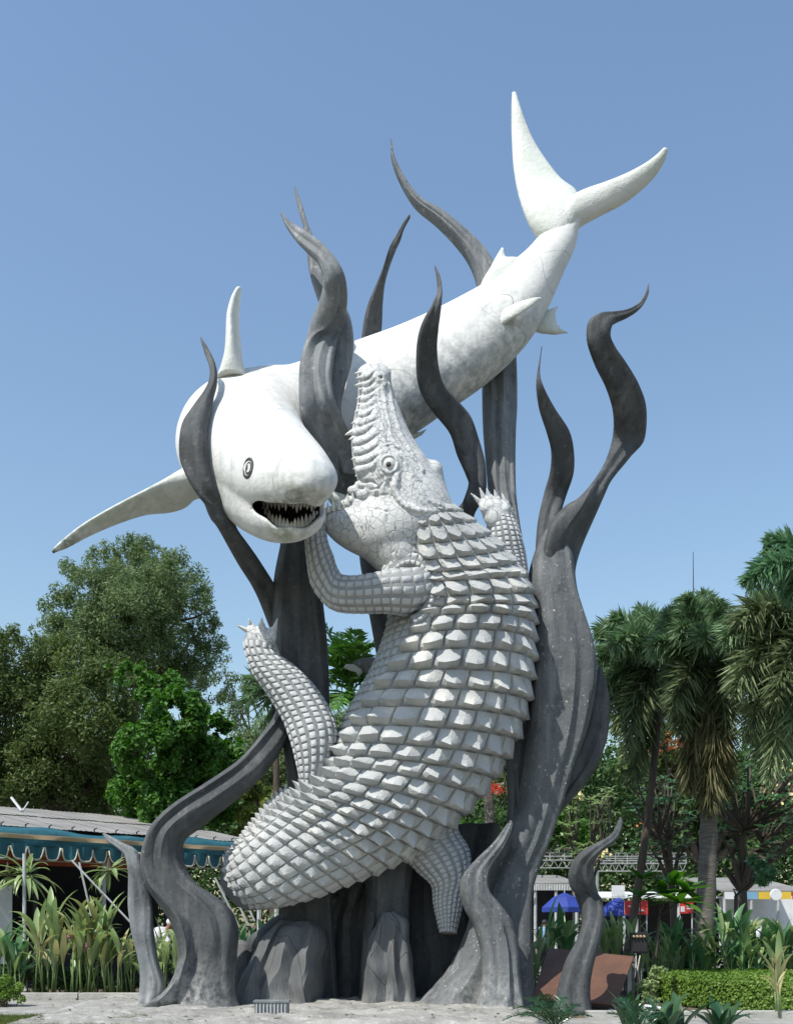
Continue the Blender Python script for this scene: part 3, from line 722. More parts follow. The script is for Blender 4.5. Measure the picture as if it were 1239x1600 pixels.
# ================================================================== SEAWEED, ROOTS, BOULDERS
def dep(rows, dv):
    """shift the depth of each row by its height in the photo: dv = [(v, add), ...]"""
    if not dv: return rows
    vv, aa = zip(*dv)
    return [(*r[:4], r[4] + float(np.interp((r[1] + r[3]) / 2, vv, aa)), r[5] + float(np.interp((r[1] + r[3]) / 2, vv, aa)), r[6]) for r in rows]
def frond(label, rows, m='frond', M_=90, th=None, ripple=.07, nr=3, seed=0, group=None, name='seaweed_frond', dv=None, **kw):
    V, Fc = loft(Surf(dep(rows, dv)), M=M_, K=56, kind='ribbon', ripple=ripple, nr=nr, seed=seed)
    o = obj(name, V, Fc, M[m], None); fix_normals(o.data); o.data.set_sharp_from_angle(angle=R(26))
    return tag(o, label, 'sculpture' if name == 'seaweed_frond' else 'rock')
def fr(rows, b, dR=None):
    """short form rows (uL,vL,uR,vR,d) or with dR; b = thickness from tip to base"""
    out = []
    for i, r in enumerate(rows):
        k = b[0] + (b[1] - b[0]) * min(1, i / (len(rows) * .35))
        if len(r) == 5: out.append((*r[:4], r[4], r[4], k))
        else: out.append((*r[:6], k))
    return out
frond('slim grey seaweed frond curling over the left cheek of the shark', fr([
    (313, 529, 315, 528, -1.3), (319, 550, 327, 547, -1.35), (327.5, 575, 337.5, 571, -1.4), (327, 597, 339, 595, -1.5), (317, 619, 334, 616, -1.55), (301, 645, 327, 642, -1.5, -1.65), (288, 667, 321, 666, -1.5, -1.75),
    (284, 690, 320, 690, -1.5, -1.8), (286, 722, 321, 716, -1.4, -1.75), (297, 752, 329, 742, -1.3, -1.5), (313, 778, 340, 766, -1.1, -1.2), (328, 801, 352, 792, -1.0, -.8), (341, 826, 369, 824, -.8, -.6), (371, 880, 403, 872, -.4, -.3), (400, 927, 428, 912, 0, .1), (420, 977, 452, 960, .2, .3), (440, 1030, 470, 1020, .35)], (.03, .14)), ripple=.05, nr=2, dv=[(530, .5), (680, -.15), (720, -.25), (780, -.75), (830, -.8), (900, .1), (1000, .3)])
frond('broad dark grey seaweed stem rising under the shark chin', fr([
    (450, 700, 500, 700, .9), (446, 780, 494, 780, .6), (440, 845, 492, 830, .4), (430, 900, 497, 895, .35, .2), (427, 940, 503, 935, .35, .15), (428, 1000, 510, 1000, .4, .2), (432, 1060, 513, 1055, .4, .2), (438, 1120, 514, 1110, .45, .3),
    (444, 1180, 512, 1180, .5), (450, 1240, 510, 1240, .6), (450, 1320, 520, 1320, .7), (440, 1420, 520, 1420, .9), (430, 1562, 530, 1562, 1.2)], (.25, .28)), ripple=.12, nr=3, seed=1)
frond('thick grey seaweed stem sweeping down in an S from the lifted hind leg', fr([
    (452, 1060, 480, 1110, .5), (431, 1113, 452, 1150, .3), (408, 1148, 432, 1186, .1), (372, 1190, 397, 1226, -.1), (321, 1226, 350, 1264, -.3), (269, 1261, 312, 1292, -.45), (240, 1289, 288, 1312, -.5), (225, 1322, 284, 1334, -.5),
    (221, 1355, 290, 1356, -.5), (230, 1388, 308, 1382, -.55), (250, 1417, 338, 1402, -.6), (269, 1447, 362, 1424, -.65), (279, 1482, 372, 1454, -.7), (277, 1510, 370, 1488, -.7), (266, 1540, 366, 1526, -.75), (244, 1562, 368, 1556, -.8), (206, 1582, 380, 1582, -.85)], (.32, .42)), M_=110, ripple=.17, nr=3, seed=2)
frond('small grey seaweed frond with hooked tip in front of the teal awning', fr([
    (160, 1303, 163, 1302, -.5), (168, 1315, 175, 1308, -.5), (182, 1325, 192, 1317, -.5), (195, 1338, 212, 1328, -.5), (200, 1358, 223, 1350, -.5), (200, 1386, 233, 1383, -.5, -.4), (200, 1420, 238, 1420, -.5, -.35), (205, 1454, 241, 1462, -.5), (214, 1490, 247, 1502, -.5), (219, 1520, 257, 1540, -.5), (218, 1550, 252, 1560, -.5), (214, 1580, 244, 1580, -.5)], (.03, .17)), m='frond_pale', ripple=.07, nr=3, seed=3)
frond('short grey seaweed frond with bent tip standing before the rusty panel', fr([
    (967, 1280, 971, 1279, .6), (963, 1291, 973, 1290, .6), (951, 1307, 962, 1315, .6), (926, 1321, 938, 1334, .65), (905, 1335, 928, 1352, .7), (891, 1355, 928, 1366, .7), (888, 1376, 931, 1384, .7), (898, 1396, 936, 1400, .7), (908, 1420, 942, 1422, .7), (909, 1445, 943, 1446, .7), (899, 1473, 937, 1474, .7), (884, 1502, 927, 1508, .7), (874, 1535, 922, 1538, .7), (868, 1562, 922, 1562, .7), (862, 1588, 926, 1588, .7)], (.04, .24)), ripple=.09, nr=2, seed=4, dv=[(1280, -1.5), (1325, -2.0), (1395, -1.4), (1405, -1.4), (1480, -1.9), (1600, -2.1)])
frond('wide grey seaweed frond folded over its crest, left of the crocodile snout', fr([
    (439, 333, 441, 334, -.7), (446, 352, 453, 346, -.75), (463, 377, 474, 359, -.85), (481, 395, 500, 378, -.95), (498, 411, 522, 402, -1.05), (509, 434, 534, 430, -1.15, -.95), (511, 458, 536.5, 462, -1.15, -.75), (502, 483, 534, 492, -1.2, -.7), (488, 508, 530, 516, -1.25, -.8), (477, 534, 526, 540, -1.15, -.95), (469, 566, 521, 568, -1.05), (467, 595, 519, 597, -1.0), (468, 635, 525, 631, -.95, -.8), (475, 668, 540, 664, -.85, -.5), (490, 705, 553, 695, -.7, -.3), (508, 740, 562, 728, -.5, -.1), (528, 775, 575, 762, -.2, .1), (560, 820, 610, 800, .1, .3)], (.03, .17)), m='frond_pale', M_=110, ripple=.10, nr=3, seed=5, dv=[(335, .2), (440, -.25), (520, .45), (540, .4), (620, 0), (640, -.05), (800, .55)])
frond('thin needle tipped seaweed frond half hidden behind the wide folded frond', fr([
    (459, 292, 461, 292, -.1), (465, 322, 472, 320, -.1), (474, 355, 482, 352, -.1), (479, 385, 494, 380, -.1), (481, 410, 503, 405, -.1), (486, 436, 506, 430, -.15), (497, 470, 522, 455, -.2), (508, 500, 545, 490, -.3), (515, 530, 552.5, 528, -.35), (517, 560, 550, 563, -.35), (514, 600, 540, 600, -.35), (514, 640, 533, 642, -.35), (520, 690, 548, 694, -.3), (535, 740, 562, 744, -.2)], (.02, .13)), m='frond_pale', ripple=.05, nr=2, seed=6)
frond('dark seaweed frond with kinked tip rising straight behind the middle of the shark back', fr([
    (638, 338, 641, 338, 2.0), (628, 352, 632, 355, 2.0), (619, 369, 626, 373, 2.0), (610, 386, 617, 391, 2.0), (599, 416, 608, 418, 2.0), (587, 445, 601, 446, 2.0), (575, 474, 598, 476, 2.0), (568, 503, 597, 505, 2.0), (563, 544, 595, 540, 2.0), (560, 600, 600, 600, 2.0),
    (556, 700, 606, 700, 1.9), (556, 800, 612, 800, 1.8), (562, 875, 625, 870, 1.6), (567, 905, 632, 900, 1.5), (577, 962, 640, 960, 1.5), (587, 1018, 650, 1018, 1.6), (600, 1100, 670, 1100, 1.8), (620, 1250, 690, 1250, 2.0), (600, 1400, 700, 1400, 2.1), (590, 1545, 710, 1545, 2.2)], (.05, .2)), M_=120, ripple=.08, nr=2, seed=7, dv=[(338, -.8), (380, -.9), (560, .3), (700, .2), (900, 0)])
frond('slim dark seaweed frond bending across the shark body, right of the crocodile snout', fr([
    (679, 417, 680.5, 416.5, -.6), (682, 434, 688, 434, -.6), (683, 455, 691, 456, -.6), (676, 475, 690, 474, -.6), (664, 494, 688, 492, -.6), (655, 518, 685, 513, -.6), (651.5, 548, 682, 545, -.6, -.5), (653, 590, 685, 580, -.6, -.45), (663, 619, 693, 605, -.6, -.35), (683, 648, 712, 626, -.5, -.2), (706, 677, 732, 651, -.3, 0), (716, 710, 747, 690, -.1, .15), (728, 740, 757, 722, .1, .2), (732, 760, 760, 752, .3, .2), (724, 782, 756, 778, .4, .3), (712, 802, 742, 802, .5), (705, 840, 735, 840, .6)], (.03, .13)), ripple=.05, nr=2, seed=8, dv=[(418, -.3), (480, -.75), (660, .5), (700, .5), (780, .2), (840, .4)])
frond('tallest seaweed stem, its thin tip leaning left above the shark back', fr([
    (609.5, 218, 611, 218, 1.9), (612, 251, 618, 249, 1.9), (626, 287, 636, 284, 1.9), (648, 322, 658, 311, 1.9), (681, 350, 691, 331, 1.9), (712, 382, 724, 358, 1.9), (733, 412, 752, 385, 1.9), (745, 445, 772, 415, 1.9), (750, 478, 790, 460, 1.9), (753, 520, 802, 510, 1.7), (753, 570, 807, 565, 1.6), (753.5, 630, 808, 632, 1.5),
    (755, 675, 806, 675, 1.3), (759, 721, 805, 730, 1.2), (763, 764, 806, 777, 1.1), (768, 800, 811, 822, 1.0), (774, 850, 819, 868, .9), (780, 920, 826, 925, .9), (790, 1050, 834, 1050, .9), (790, 1180, 826, 1180, 1.0), (792, 1215, 818, 1222, 1.0), (790, 1300, 830, 1300, 1.0), (760, 1545, 830, 1545, 1.2)], (.06, .26)), m='frond_pale', M_=130, ripple=.16, nr=3, seed=9)

# the great right hand stem with its two branches
big = thing('seaweed_frond', 'massive chipped grey seaweed trunk right of the crocodile, splitting into curling blades', 'sculpture', P(780, 1570, .3))
lofted('stem', [(852, 828, 872, 832, .35, .35, .06), (842, 846, 884, 850, .3, .32, .16), (834, 866, 894, 872, .25, .3, .28), (828, 890, 896, 895, .2, .3, .36), (825, 924, 899, 930, .15, .3, .42), (831, 960, 910, 968, .15, .3, .45), (832, 1014, 924, 1012, .1, .3, .46), (830, 1062, 930, 1050, .1, .3, .46),
    (828, 1120, 925, 1095, .1, .3, .46), (823, 1173, 912, 1148, .1, .3, .46), (818, 1218, 892, 1196, .1, .3, .45), (812, 1258, 876, 1250, .1, .3, .45), (796, 1300, 856, 1298, 0, .3, .45), (772, 1350, 838, 1340, 0, .3, .5), (750, 1400, 824, 1385, 0, .3, .55), (735, 1450, 822, 1440, 0, .3, .6), (712, 1500, 828, 1500, 0, .3, .65), (680, 1542, 834, 1550, 0, .3, .7), (640, 1580, 846, 1580, 0, .3, .75)],
    M['frond_chip'], big, M=110, K=56, kind='ribbon', ripple=.085, nr=4, seed=3)
lofted('blade', dep(fr([(845.5, 542, 847, 542, .3), (843, 560, 845, 560, .3), (839, 584, 843.5, 584, .3), (838, 606, 849, 604, .3), (843, 640, 867, 638, .3, .35), (855, 677, 888.5, 672, .3, .4), (862, 706, 895.5, 703, .3, .45), (860, 738, 895.5, 738, .3, .45), (850, 772, 885, 773, .3, .4), (841, 810, 876, 804, .3), (837, 850, 868, 840, .3), (835, 900, 870, 890, .25)], (.02, .11)), [(542, -.3), (600, -.5), (770, .6), (800, .6), (890, .1)]), M['frond'], big, M=80, K=36, kind='ribbon', ripple=.04, nr=2)
lofted('blade', dep(fr([(1012.5, 444, 1013.5, 444, .2), (1008, 458, 1012, 462, .2), (998, 473, 1001, 481, .2), (980, 484, 983, 494, .2), (957, 489, 965, 502, .15), (932, 493, 957, 508, .1), (918, 505, 954, 524, .1), (918, 535, 960, 540, .15, .3), (930, 570, 976, 564, .2, .4), (948, 607, 997, 600, .25, .5), (959, 645, 1008.5, 638, .3, .6), (958, 685, 1005, 688, .3, .6), (944, 724, 985, 714, .25, .5), (922, 758, 962, 742, .1, .45), (896, 786, 943, 770, -.05, .45), (869, 815, 925, 810, -.15, .75), (854, 850, 908, 850, -.15, .85), (848, 885, 898, 885, -.05, .6), (845, 920, 896, 920, .1, .35)], (.03, .13)), [(444, -.2), (490, -.45), (540, -.5), (690, .7), (720, .6), (790, .1), (920, 0)]), M['frond'], big, M=110, K=40, kind='ribbon', ripple=.05, nr=2, seed=2)
lofted('blade', fr([(935, 1042, 938, 1042, .9), (928, 1062, 948, 1070, .9), (915, 1100, 952.5, 1105, .9), (900, 1150, 948, 1155, .9), (880, 1195, 930, 1203, .85), (855, 1235, 905, 1238, .8), (830, 1275, 878, 1268, .75), (810, 1320, 848, 1322, .7), (790, 1370, 826, 1378, .65), (775, 1430, 824, 1440, .6)], (.1, .26)), M['frond'], big, M=60, K=36, kind='ribbon', ripple=.07, nr=2, seed=5)
frond('stubby white chipped seaweed root bending like an elbow before the great trunk', fr([
    (794, 1285, 800, 1286, -.5), (785, 1298, 799, 1300, -.55), (768, 1320, 786, 1328, -.65), (744, 1343, 768, 1356, -.75), (722, 1370, 762, 1378, -.85), (718, 1395, 766, 1396, -.9), (726, 1422, 782, 1414, -.9), (739, 1447, 802, 1444, -.9), (750, 1485, 810, 1482, -.9), (753, 1525, 812, 1522, -.95), (747, 1560, 816, 1556, -1.0), (734, 1592, 824, 1588, -1.05)], (.1, .34)), m='frond_chip', ripple=.14, nr=3, seed=6)
lofted('boulder', [(440, 1436, 492, 1440, .6, .6, .3), (424, 1452, 505, 1452, .6, .6, .55), (404, 1480, 508, 1478, .6, .6, .7), (384, 1515, 506, 1512, .6, .6, .8), (372, 1545, 503, 1545, .6, .6, .85), (366, 1578, 500, 1578, .6, .6, .9)], M['rock'], None,
    M=40, K=48, kind='ribbon', ripple=.16, nr=4, seed=3, rough=.09, kw=dict(label='grey cracked boulder with a flat right side under the crocodile tail', cat='rock'))
lofted('boulder', [(598, 1428, 618, 1424, .3, .3, .15), (586, 1445, 636, 1440, .3, .3, .3), (574, 1475, 640, 1470, .3, .3, .42), (568, 1510, 646, 1508, .3, .3, .5), (568, 1545, 648, 1545, .3, .3, .52), (564, 1578, 650, 1578, .3, .3, .5)], M['rock'], None,
    M=40, K=48, kind='ribbon', ripple=.2, nr=3, seed=5, rough=.06, kw=dict(label='grey bud shaped rock with deep creases at the foot of the middle column', cat='rock'))
lofted('boulder', [(366, 1470, 400, 1478, 1.6, 1.6, .3), (352, 1510, 410, 1510, 1.6, 1.6, .5), (346, 1568, 420, 1568, 1.6, 1.6, .6)], M['rock'], None,
    M=30, K=28, rough=.08, kw=dict(label='small dark rock between the thick S stem and the cracked boulder', cat='rock'))
lofted('rock_column', [(572, 1290, 660, 1290, 1.0, 1.0, .5), (570, 1340, 650, 1340, .9, .9, .5), (572, 1400, 640, 1400, .8, .8, .45), (566, 1470, 640, 1470, .8, .8, .45), (560, 1572, 645, 1572, .8, .8, .5)], M['frond'], None,
    M=40, K=40, kind='ribbon', ripple=.08, nr=4, rough=.04, kw=dict(label='dark column holding up the crocodile belly above the bud shaped rock', cat='rock'))
lofted('rock_column', [(505, 1270, 640, 1270, 2.2, 2.2, .4), (480, 1380, 600, 1380, 2.1, 2.1, .5), (440, 1450, 590, 1450, 2.0, 2.0, .5), (420, 1575, 600, 1575, 2.0, 2.0, .6)], M['frond'], None,
    M=40, K=40, kind='ribbon', ripple=.12, nr=5, rough=.05, kw=dict(label='broad dark rock mass deep in the hollow left of the middle column', cat='rock'))
lofted('rock_column', [(620, 1290, 780, 1290, 2.0, 2.0, .4), (625, 1400, 760, 1400, 2.0, 2.0, .5), (620, 1480, 770, 1480, 1.9, 1.9, .5), (600, 1572, 790, 1572, 1.9, 1.9, .6)], M['frond'], None,
    M=40, K=40, kind='ribbon', ripple=.12, nr=5, rough=.05, kw=dict(label='broad dark rock mass in shadow behind the hanging hind foot', cat='rock'))
lofted('rock_column', [(505, 1400, 530, 1400, 1.2, 1.2, .25), (420, 1440, 520, 1440, 1.4, 1.4, .3), (385, 1475, 500, 1480, 1.5, 1.5, .35), (372, 1560, 500, 1560, 1.6, 1.6, .4)], M['frond'], None,
    M=40, K=30, rough=.06, kw=dict(label='dark sloping rock behind the cracked boulder below the crocodile tail', cat='rock'))

# little grey dolphin shape peeping out from behind the crocodile flank
fi = thing('fish_sculpture', 'small grey fish tail poking out behind the crocodile flank before the palms', 'sculpture', P(590, 1060, .9))
lofted('body', [(552, 1034, 556, 1046, .9, .9, .05), (570, 1028, 580, 1056, .9, .9, .12), (600, 1030, 612, 1080, .9, .9, .25), (650, 1050, 655, 1100, .9, .9, .25), (690, 1070, 692, 1090, .9, .9, .05)], M['frond_pale'], fi, M=30, K=20)
blade('tail_fin', [(537, 1043), (541, 1038), (552, 1038), (566, 1034), (572, 1040), (566, 1052), (560, 1058), (556, 1050), (548, 1049)], 72, .1, M['shark_fin'], fi)
# ================================================================== GROUND AND SETTING
def G(u, Y, z=0.0): return np.array([(u - U0) * Y / F, Y, z])
def PY(u, v, Y): return P(u, v, Y - D0)
M['soil'] = mat('dry_soil', (.16, .125, .09), (.09, .07, .05), .95, 1.5, .6, 8)
M['paving'] = mat('grey_market_paving', (.30, .29, .27), (.22, .215, .20), .9, .8, .3, 12)
M['slab'] = mat('pale_cement', (.37, .36, .33), (.23, .225, .205), .85, 1.1, 1.0, 9, spots=[((.52, .51, .48), 4, .55, .7, .7), ((.14, .14, .13), 7, .62, .78, .7), ((.75, .75, .72), 14, .66, .72, .6)])
M['kerb'] = mat('weathered_kerb', (.46, .45, .41), (.33, .33, .30), .85, 2, .4, 12, spots=[((.12, .12, .11), 6, .62, .8, .6)])
M['grassbase'] = mat('lawn_soil', (.10, .13, .04), (.06, .08, .03), .95, 3, .3, 20)
def plate(name, x0, x1, y0, y1, z, m, nx=1, ny=1, **kw):
    xs = np.linspace(x0, x1, nx + 1); ys = np.linspace(y0, y1, ny + 1)
    V = [(x, y, z) for y in ys for x in xs]; Fc = [(j * (nx + 1) + i, j * (nx + 1) + i + 1, (j + 1) * (nx + 1) + i + 1, (j + 1) * (nx + 1) + i) for j in range(ny) for i in range(nx)]
    return obj(name, V, Fc, m, None, False, kind='structure', **kw)
plate('ground', -900, 900, -300, 1500, -.03, M['soil'])
plate('pavement', -120, 120, 26.2, 70, -.022, M['paving'])
plate('lawn', -20, -4.35, 8, 17.45, .02, M['grassbase'])
plate('pavement', -4.3, 60, 8, 17.6, -.015, M['slab'])
# cement plinth: a low uneven mound on a slab
from mathutils import noise
nx, ny = 190, 130; V = []
for j in range(ny + 1):
    for i in range(nx + 1):
        x = -6.2 + 8.7 * i / nx; y = 15.6 + 6.9 * j / ny
        e = min(1, min(i, nx - i) / 6, min(j, ny - j) / 5)
        z = .02 + .07 * e + .07 * e * noise.noise((x * 1.1, y * 1.1, 0)) + .04 * e * noise.noise((x * 4, y * 4, 3)) + .015 * noise.noise((x * 11, y * 11, 3))
        ed = .25 * noise.noise((x * .8, y * .8, 9)) * (1 - e)
        V.append((x + ed, y + ed, z if e > 0 else -.03))
Fc = [(j * (nx + 1) + i, j * (nx + 1) + i + 1, (j + 1) * (nx + 1) + i + 1, (j + 1) * (nx + 1) + i) for j in range(ny) for i in range(nx)]
pl = obj('plinth', V, Fc, M['slab'], None, True, label='low rough pale cement plinth worn white under the seaweed roots', cat='plinth')
plate('path', -18, -2.0, 17.46, 21.4, .012, M['slab'])
for k in range(9):
    x0 = -16.0 + k * 1.32
    MB().box((x0 + .65, 21.9, .05), (1.29, .28, .16)).build('kerb_block', M['kerb'], None, kind='structure')
for k in range(6):
    MB().box((3.75 + k * .92, 17.75, .03), (.9, .35, .13)).build('kerb_block', M['kerb'], None, kind='structure')

# ------------------------------------------------------------------ foliage
LE = dict(rough=.5, spec=.25)
def leafmat(name, a, b, tr=.32, isl=.35, rough=.5, sp=.3): return mat(name, a, b, rough, .7, trans=tr, island=isl, spec=sp, detail=3)
M['l_olive'] = leafmat('feathery_olive_foliage', (0.158, 0.219, 0.089), (0.116, 0.175, 0.074))
M['l_dark'] = leafmat('dull_brown_green_foliage', (0.126, 0.170, 0.055), (0.079, 0.121, 0.036))
M['l_bright'] = leafmat('bright_green_foliage', (0.083, 0.202, 0.032), (0.051, 0.133, 0.019), .3)
M['l_mid'] = leafmat('mid_green_foliage', (0.078, 0.130, 0.048), (0.054, 0.098, 0.036))
M['l_yel'] = leafmat('yellow_green_foliage', (.20, .24, .05), (.13, .18, .04), .3)
M['l_deep'] = leafmat('deep_green_foliage', (0.090, 0.161, 0.053), (0.060, 0.113, 0.038))
M['palm'] = leafmat('palm_leaflet_green', (0.186, 0.292, 0.151), (0.135, 0.218, 0.101), .2, .4, .42, .4)
M['palm_b'] = leafmat('pale_palm_leaflet_green', (0.140, 0.266, 0.140), (0.098, 0.196, 0.098), .25, .3, .4, .4)
M['palm_dead'] = leafmat('dry_palm_leaflet', (.17, .165, .085), (.10, .105, .05), .1, .4, .7, .1)
M['palm_olive'] = leafmat('olive_palm_leaflet', (0.195, 0.253, 0.128), (0.128, 0.171, 0.082), .2, .45, .5, .3)
M['bark'] = mat('dark_bark', (.11, .09, .07), (.06, .05, .04), .9, 3, .8, 12, stretch=(1, 1, .4))
M['bark_pale'] = mat('pale_grey_palm_bark', (.20, .185, .16), (.11, .10, .088), .9, 3, .7, 8, stretch=(1, 1, 6))
M['lily'] = leafmat('broad_lily_leaf', (0.298, 0.386, 0.177), (0.193, 0.286, 0.106), .3, .3, .38, .45)
M['lily_dk'] = leafmat('dark_lily_leaf', (0.114, 0.240, 0.108), (0.072, 0.180, 0.072), .25, .3, .34, .5)
M['lily_yel'] = leafmat('yellowing_lily_leaf', (0.408, 0.380, 0.195), (0.264, 0.299, 0.117), .25, .3, .5, .3)
M['sago'] = leafmat('glossy_sago_leaf', (0.030, 0.090, 0.033), (0.018, 0.060, 0.022), .1, .3, .22, .6)
M['sago_pale'] = leafmat('dark_cycad_leaf', (.045, .10, .04), (.03, .07, .03), .15, .3, .3, .5)
M['grass'] = leafmat('lawn_grass', (.13, .17, .045), (.09, .13, .03), .3, .4)
M['hedge'] = leafmat('clipped_hedge_leaf', (.17, .27, .05), (.11, .20, .03), .25, .35)
M['hedge_in'] = mat('hedge_dark_core', (.03, .03, .015), None, .95)  # near-black solid core filling the hedge behind its leaves
M['fl_yel'] = mat('yellow_petals', (.80, .68, .25), (.8, .74, .5), .6, 5)
M['fl_pink'] = mat('magenta_petals', (.55, .07, .30), (.65, .2, .42), .6, 5)
M['fl_or'] = mat('orange_red_petals', (.62, .13, .05), (.5, .2, .08), .6, 5)
M['fruit'] = mat('red_palm_fruit', (.62, .05, .03), (.5, .1, .05), .4, 5)

def leaf_cloud(C_, Rr, n, size, asp=2.0, seed=0, up=.5, shell=.55, sub=14, subr=.34, rough_=.25, flat=.85):
    """leaf quads gathered in clumps round the centres; returns V, F"""
    g = np.random.default_rng(seed); C_ = np.array(C_, float); Rr = np.array(Rr, float)
    w_ = Rr ** 2; w_ /= w_.sum(); cc, cr = [], []
    for c_, r_, ww in zip(C_, Rr, w_):
        k = max(5, int(sub * len(Rr) * ww)); d = g.normal(size=(k, 3)); d /= np.linalg.norm(d, axis=1)[:, None]
        rad = r_ * (shell + (1 - shell) * g.random(k)) * g.uniform(.85, 1.15, k)
        cc.append(c_ + d * rad[:, None] * [1, 1, flat]); cr.append(np.full(k, r_ * subr) * g.uniform(.6, 1.3, k))
    cc = np.vstack(cc); cr = np.concatenate(cr); w2 = cr ** 2; w2 /= w2.sum()
    i = g.choice(len(cc), n, p=w2); d = g.normal(size=(n, 3)); d /= np.linalg.norm(d, axis=1)[:, None]
    pos = cc[i] + d * (cr[i] * g.random(n) ** .45)[:, None]
    nrm = d * .7 + g.normal(size=(n, 3)) * .7; nrm[:, 2] += up; nrm /= np.linalg.norm(nrm, axis=1)[:, None]
    a = np.cross(nrm, g.normal(size=(n, 3))); a /= np.linalg.norm(a, axis=1)[:, None]; b = np.cross(nrm, a)
    L = size * g.uniform(.6, 1.4, n)[:, None]; Wd = L / asp
    V = np.stack([pos - a * L / 2, pos + b * Wd / 2 + nrm * Wd * .15, pos + a * L / 2, pos - b * Wd / 2 + nrm * Wd * .15], 1).reshape(-1, 3)
    return V, np.arange(4 * n).reshape(n, 4)
def limbs(mb, base, tops, r0, g, wob=.35, mid=None):
    base = np.array(base, float)
    for t_ in tops:
        t_ = np.array(t_, float); m = mid if mid is not None else base + (t_ - base) * .4 + np.array([0, 0, .15 * np.linalg.norm(t_ - base)])
        k = 9; tt_ = np.linspace(0, 1, k)[:, None]
        pts = (1 - tt_) ** 2 * base + 2 * tt_ * (1 - tt_) * m + tt_ ** 2 * t_
        pts[1:-1] += g.normal(size=(k - 2, 3)) * wob * .3
        mb.tube(pts, np.linspace(r0, r0 * .12, k), 7)
        for _ in range(3):
            j = g.integers(3, k - 1); e = pts[j] + g.normal(size=3) * np.linalg.norm(t_ - base) * .16 + [0, 0, .3]
            mb.tube([pts[j], (pts[j] + e) / 2 + g.normal(size=3) * .1, e], [r0 * .3, r0 * .18, r0 * .05], 5)
def tree(label, Y, blobs, leafm, n, size, trunk, r0=.25, asp=2.0, seed=0, group=None, cat='tree', name='tree', dY=2.0, **kw):
    g = np.random.default_rng(seed + 50); bu, bv = trunk
    bs = G(bu, Y); t = thing(name, label, cat, bs, group)
    C_ = [PY(u, v, Y + g.uniform(-dY, dY)) for u, v, r in blobs]; Rr = [r * Y / F for u, v, r in blobs]
    fork = PY(bu, bv, Y); mb = MB(); mb.tube([bs, (bs + fork) / 2 + g.normal(size=3) * .1, fork], [r0 * 1.3, r0 * 1.05, r0], 10)
    order = np.argsort([-r for r in Rr])[:9]
    for j in order: limbs(mb, fork, [C_[j] + g.normal(size=3) * Rr[j] * .3], r0 * .6, g)
    mb.build('trunk', M['bark'], t, True)
    V, Fc = leaf_cloud(C_, Rr, n, size, asp, seed, **kw)
    obj('crown', V, Fc, M[leafm], t, False); return t
tree('tall wide feathery olive green tree standing against the sky at the left', 48,
     [(205, 905, 72), (140, 925, 55), (268, 915, 62), (98, 962, 44), (312, 965, 42), (200, 975, 85), (290, 1015, 58), (250, 1060, 60), (325, 1085, 42), (75, 985, 26), (165, 870, 34), (235, 868, 36), (120, 1010, 60), (345, 1020, 26)],
     'l_olive', 76000, .19, (215, 1190), .45, 3.2, seed=1, sub=46, subr=.23, up=.3)
tree('dull brownish green tree with fine leaves at the left edge above the stall roof', 38,
     [(30, 1040, 55), (105, 1050, 70), (20, 1120, 80), (140, 1120, 75), (90, 1190, 85), (190, 1190, 62), (15, 1220, 70), (175, 1075, 48), (-60, 1080, 80), (120, 1250, 60), (-50, 1210, 80), (200, 1130, 45), (4, 1000, 34), (-20, 1010, 40)],
     'l_dark', 110000, .17, (90, 1270), .35, 2.6, seed=2, sub=52, subr=.29, shell=.6)
tree('bright green bushy tree between the dull tree and the lifted hind leg', 34,
     [(205, 1056, 24), (250, 1080, 36), (270, 1125, 52), (325, 1130, 36), (228, 1175, 45), (300, 1200, 58), (350, 1185, 38), (225, 1235, 48), (330, 1255, 45), (175, 1040, 16), (268, 1270, 50)],
     'l_bright', 46000, .165, (280, 1330), .22, 1.7, seed=3, sub=44, subr=.26, shell=.7)
tree('pale grey green tree far behind the lifted hind leg', 60,
     [(372, 1085, 34), (405, 1120, 46), (450, 1160, 60), (530, 1150, 60), (385, 1190, 60), (470, 1240, 70), (420, 1060, 28), (350, 1050, 22), (395, 1080, 30)], 'l_olive', 46000, .22, (430, 1300), .3, 3.0, seed=4, sub=22)
tree('yellow green bush beneath the thick curving seaweed stem', 36, [(410, 1235, 26), (385, 1262, 26), (430, 1270, 30), (400, 1290, 30)], 'l_yel', 6000, .16, (408, 1330), .08, 1.8, seed=5, cat='bush', name='bush')
tree('dark green tree seen under the crocodile belly', 52, [(600, 1250, 70), (690, 1270, 60), (740, 1225, 55), (790, 1265, 60), (840, 1240, 50), (720, 1320, 50), (520, 1290, 60), (450, 1300, 60)], 'l_deep', 26000, .25, (690, 1360), .3, 1.9, seed=6, sub=22)
tree('mid green tree low behind the slim market palm', 44, [(715, 1310, 26), (745, 1300, 26), (690, 1335, 26), (850, 1290, 34), (890, 1300, 34), (880, 1255, 26)], 'l_bright', 9000, .17, (800, 1380), .12, 1.8, seed=16, sub=20)
tree('very dark broad tree filling the gap behind the right hand palms', 54,
     [(900, 1240, 50), (960, 1210, 55), (1010, 1240, 65), (1080, 1210, 70), (1150, 1240, 75), (1215, 1200, 80), (1280, 1240, 80), (1050, 1300, 60), (1190, 1300, 60), (1240, 1120, 70), (1100, 1150, 40)], 'l_deep', 40000, .26, (1100, 1360), .4, 1.9, seed=7, sub=24)
tree('tree in orange red blossom between the two right hand palm trunks', 46, [(1040, 1158, 26), (1062, 1180, 22), (1020, 1180, 24), (1000, 1290, 14)], 'fl_or', 500, .16, (1040, 1300), .12, 1.5, seed=8, sub=16)
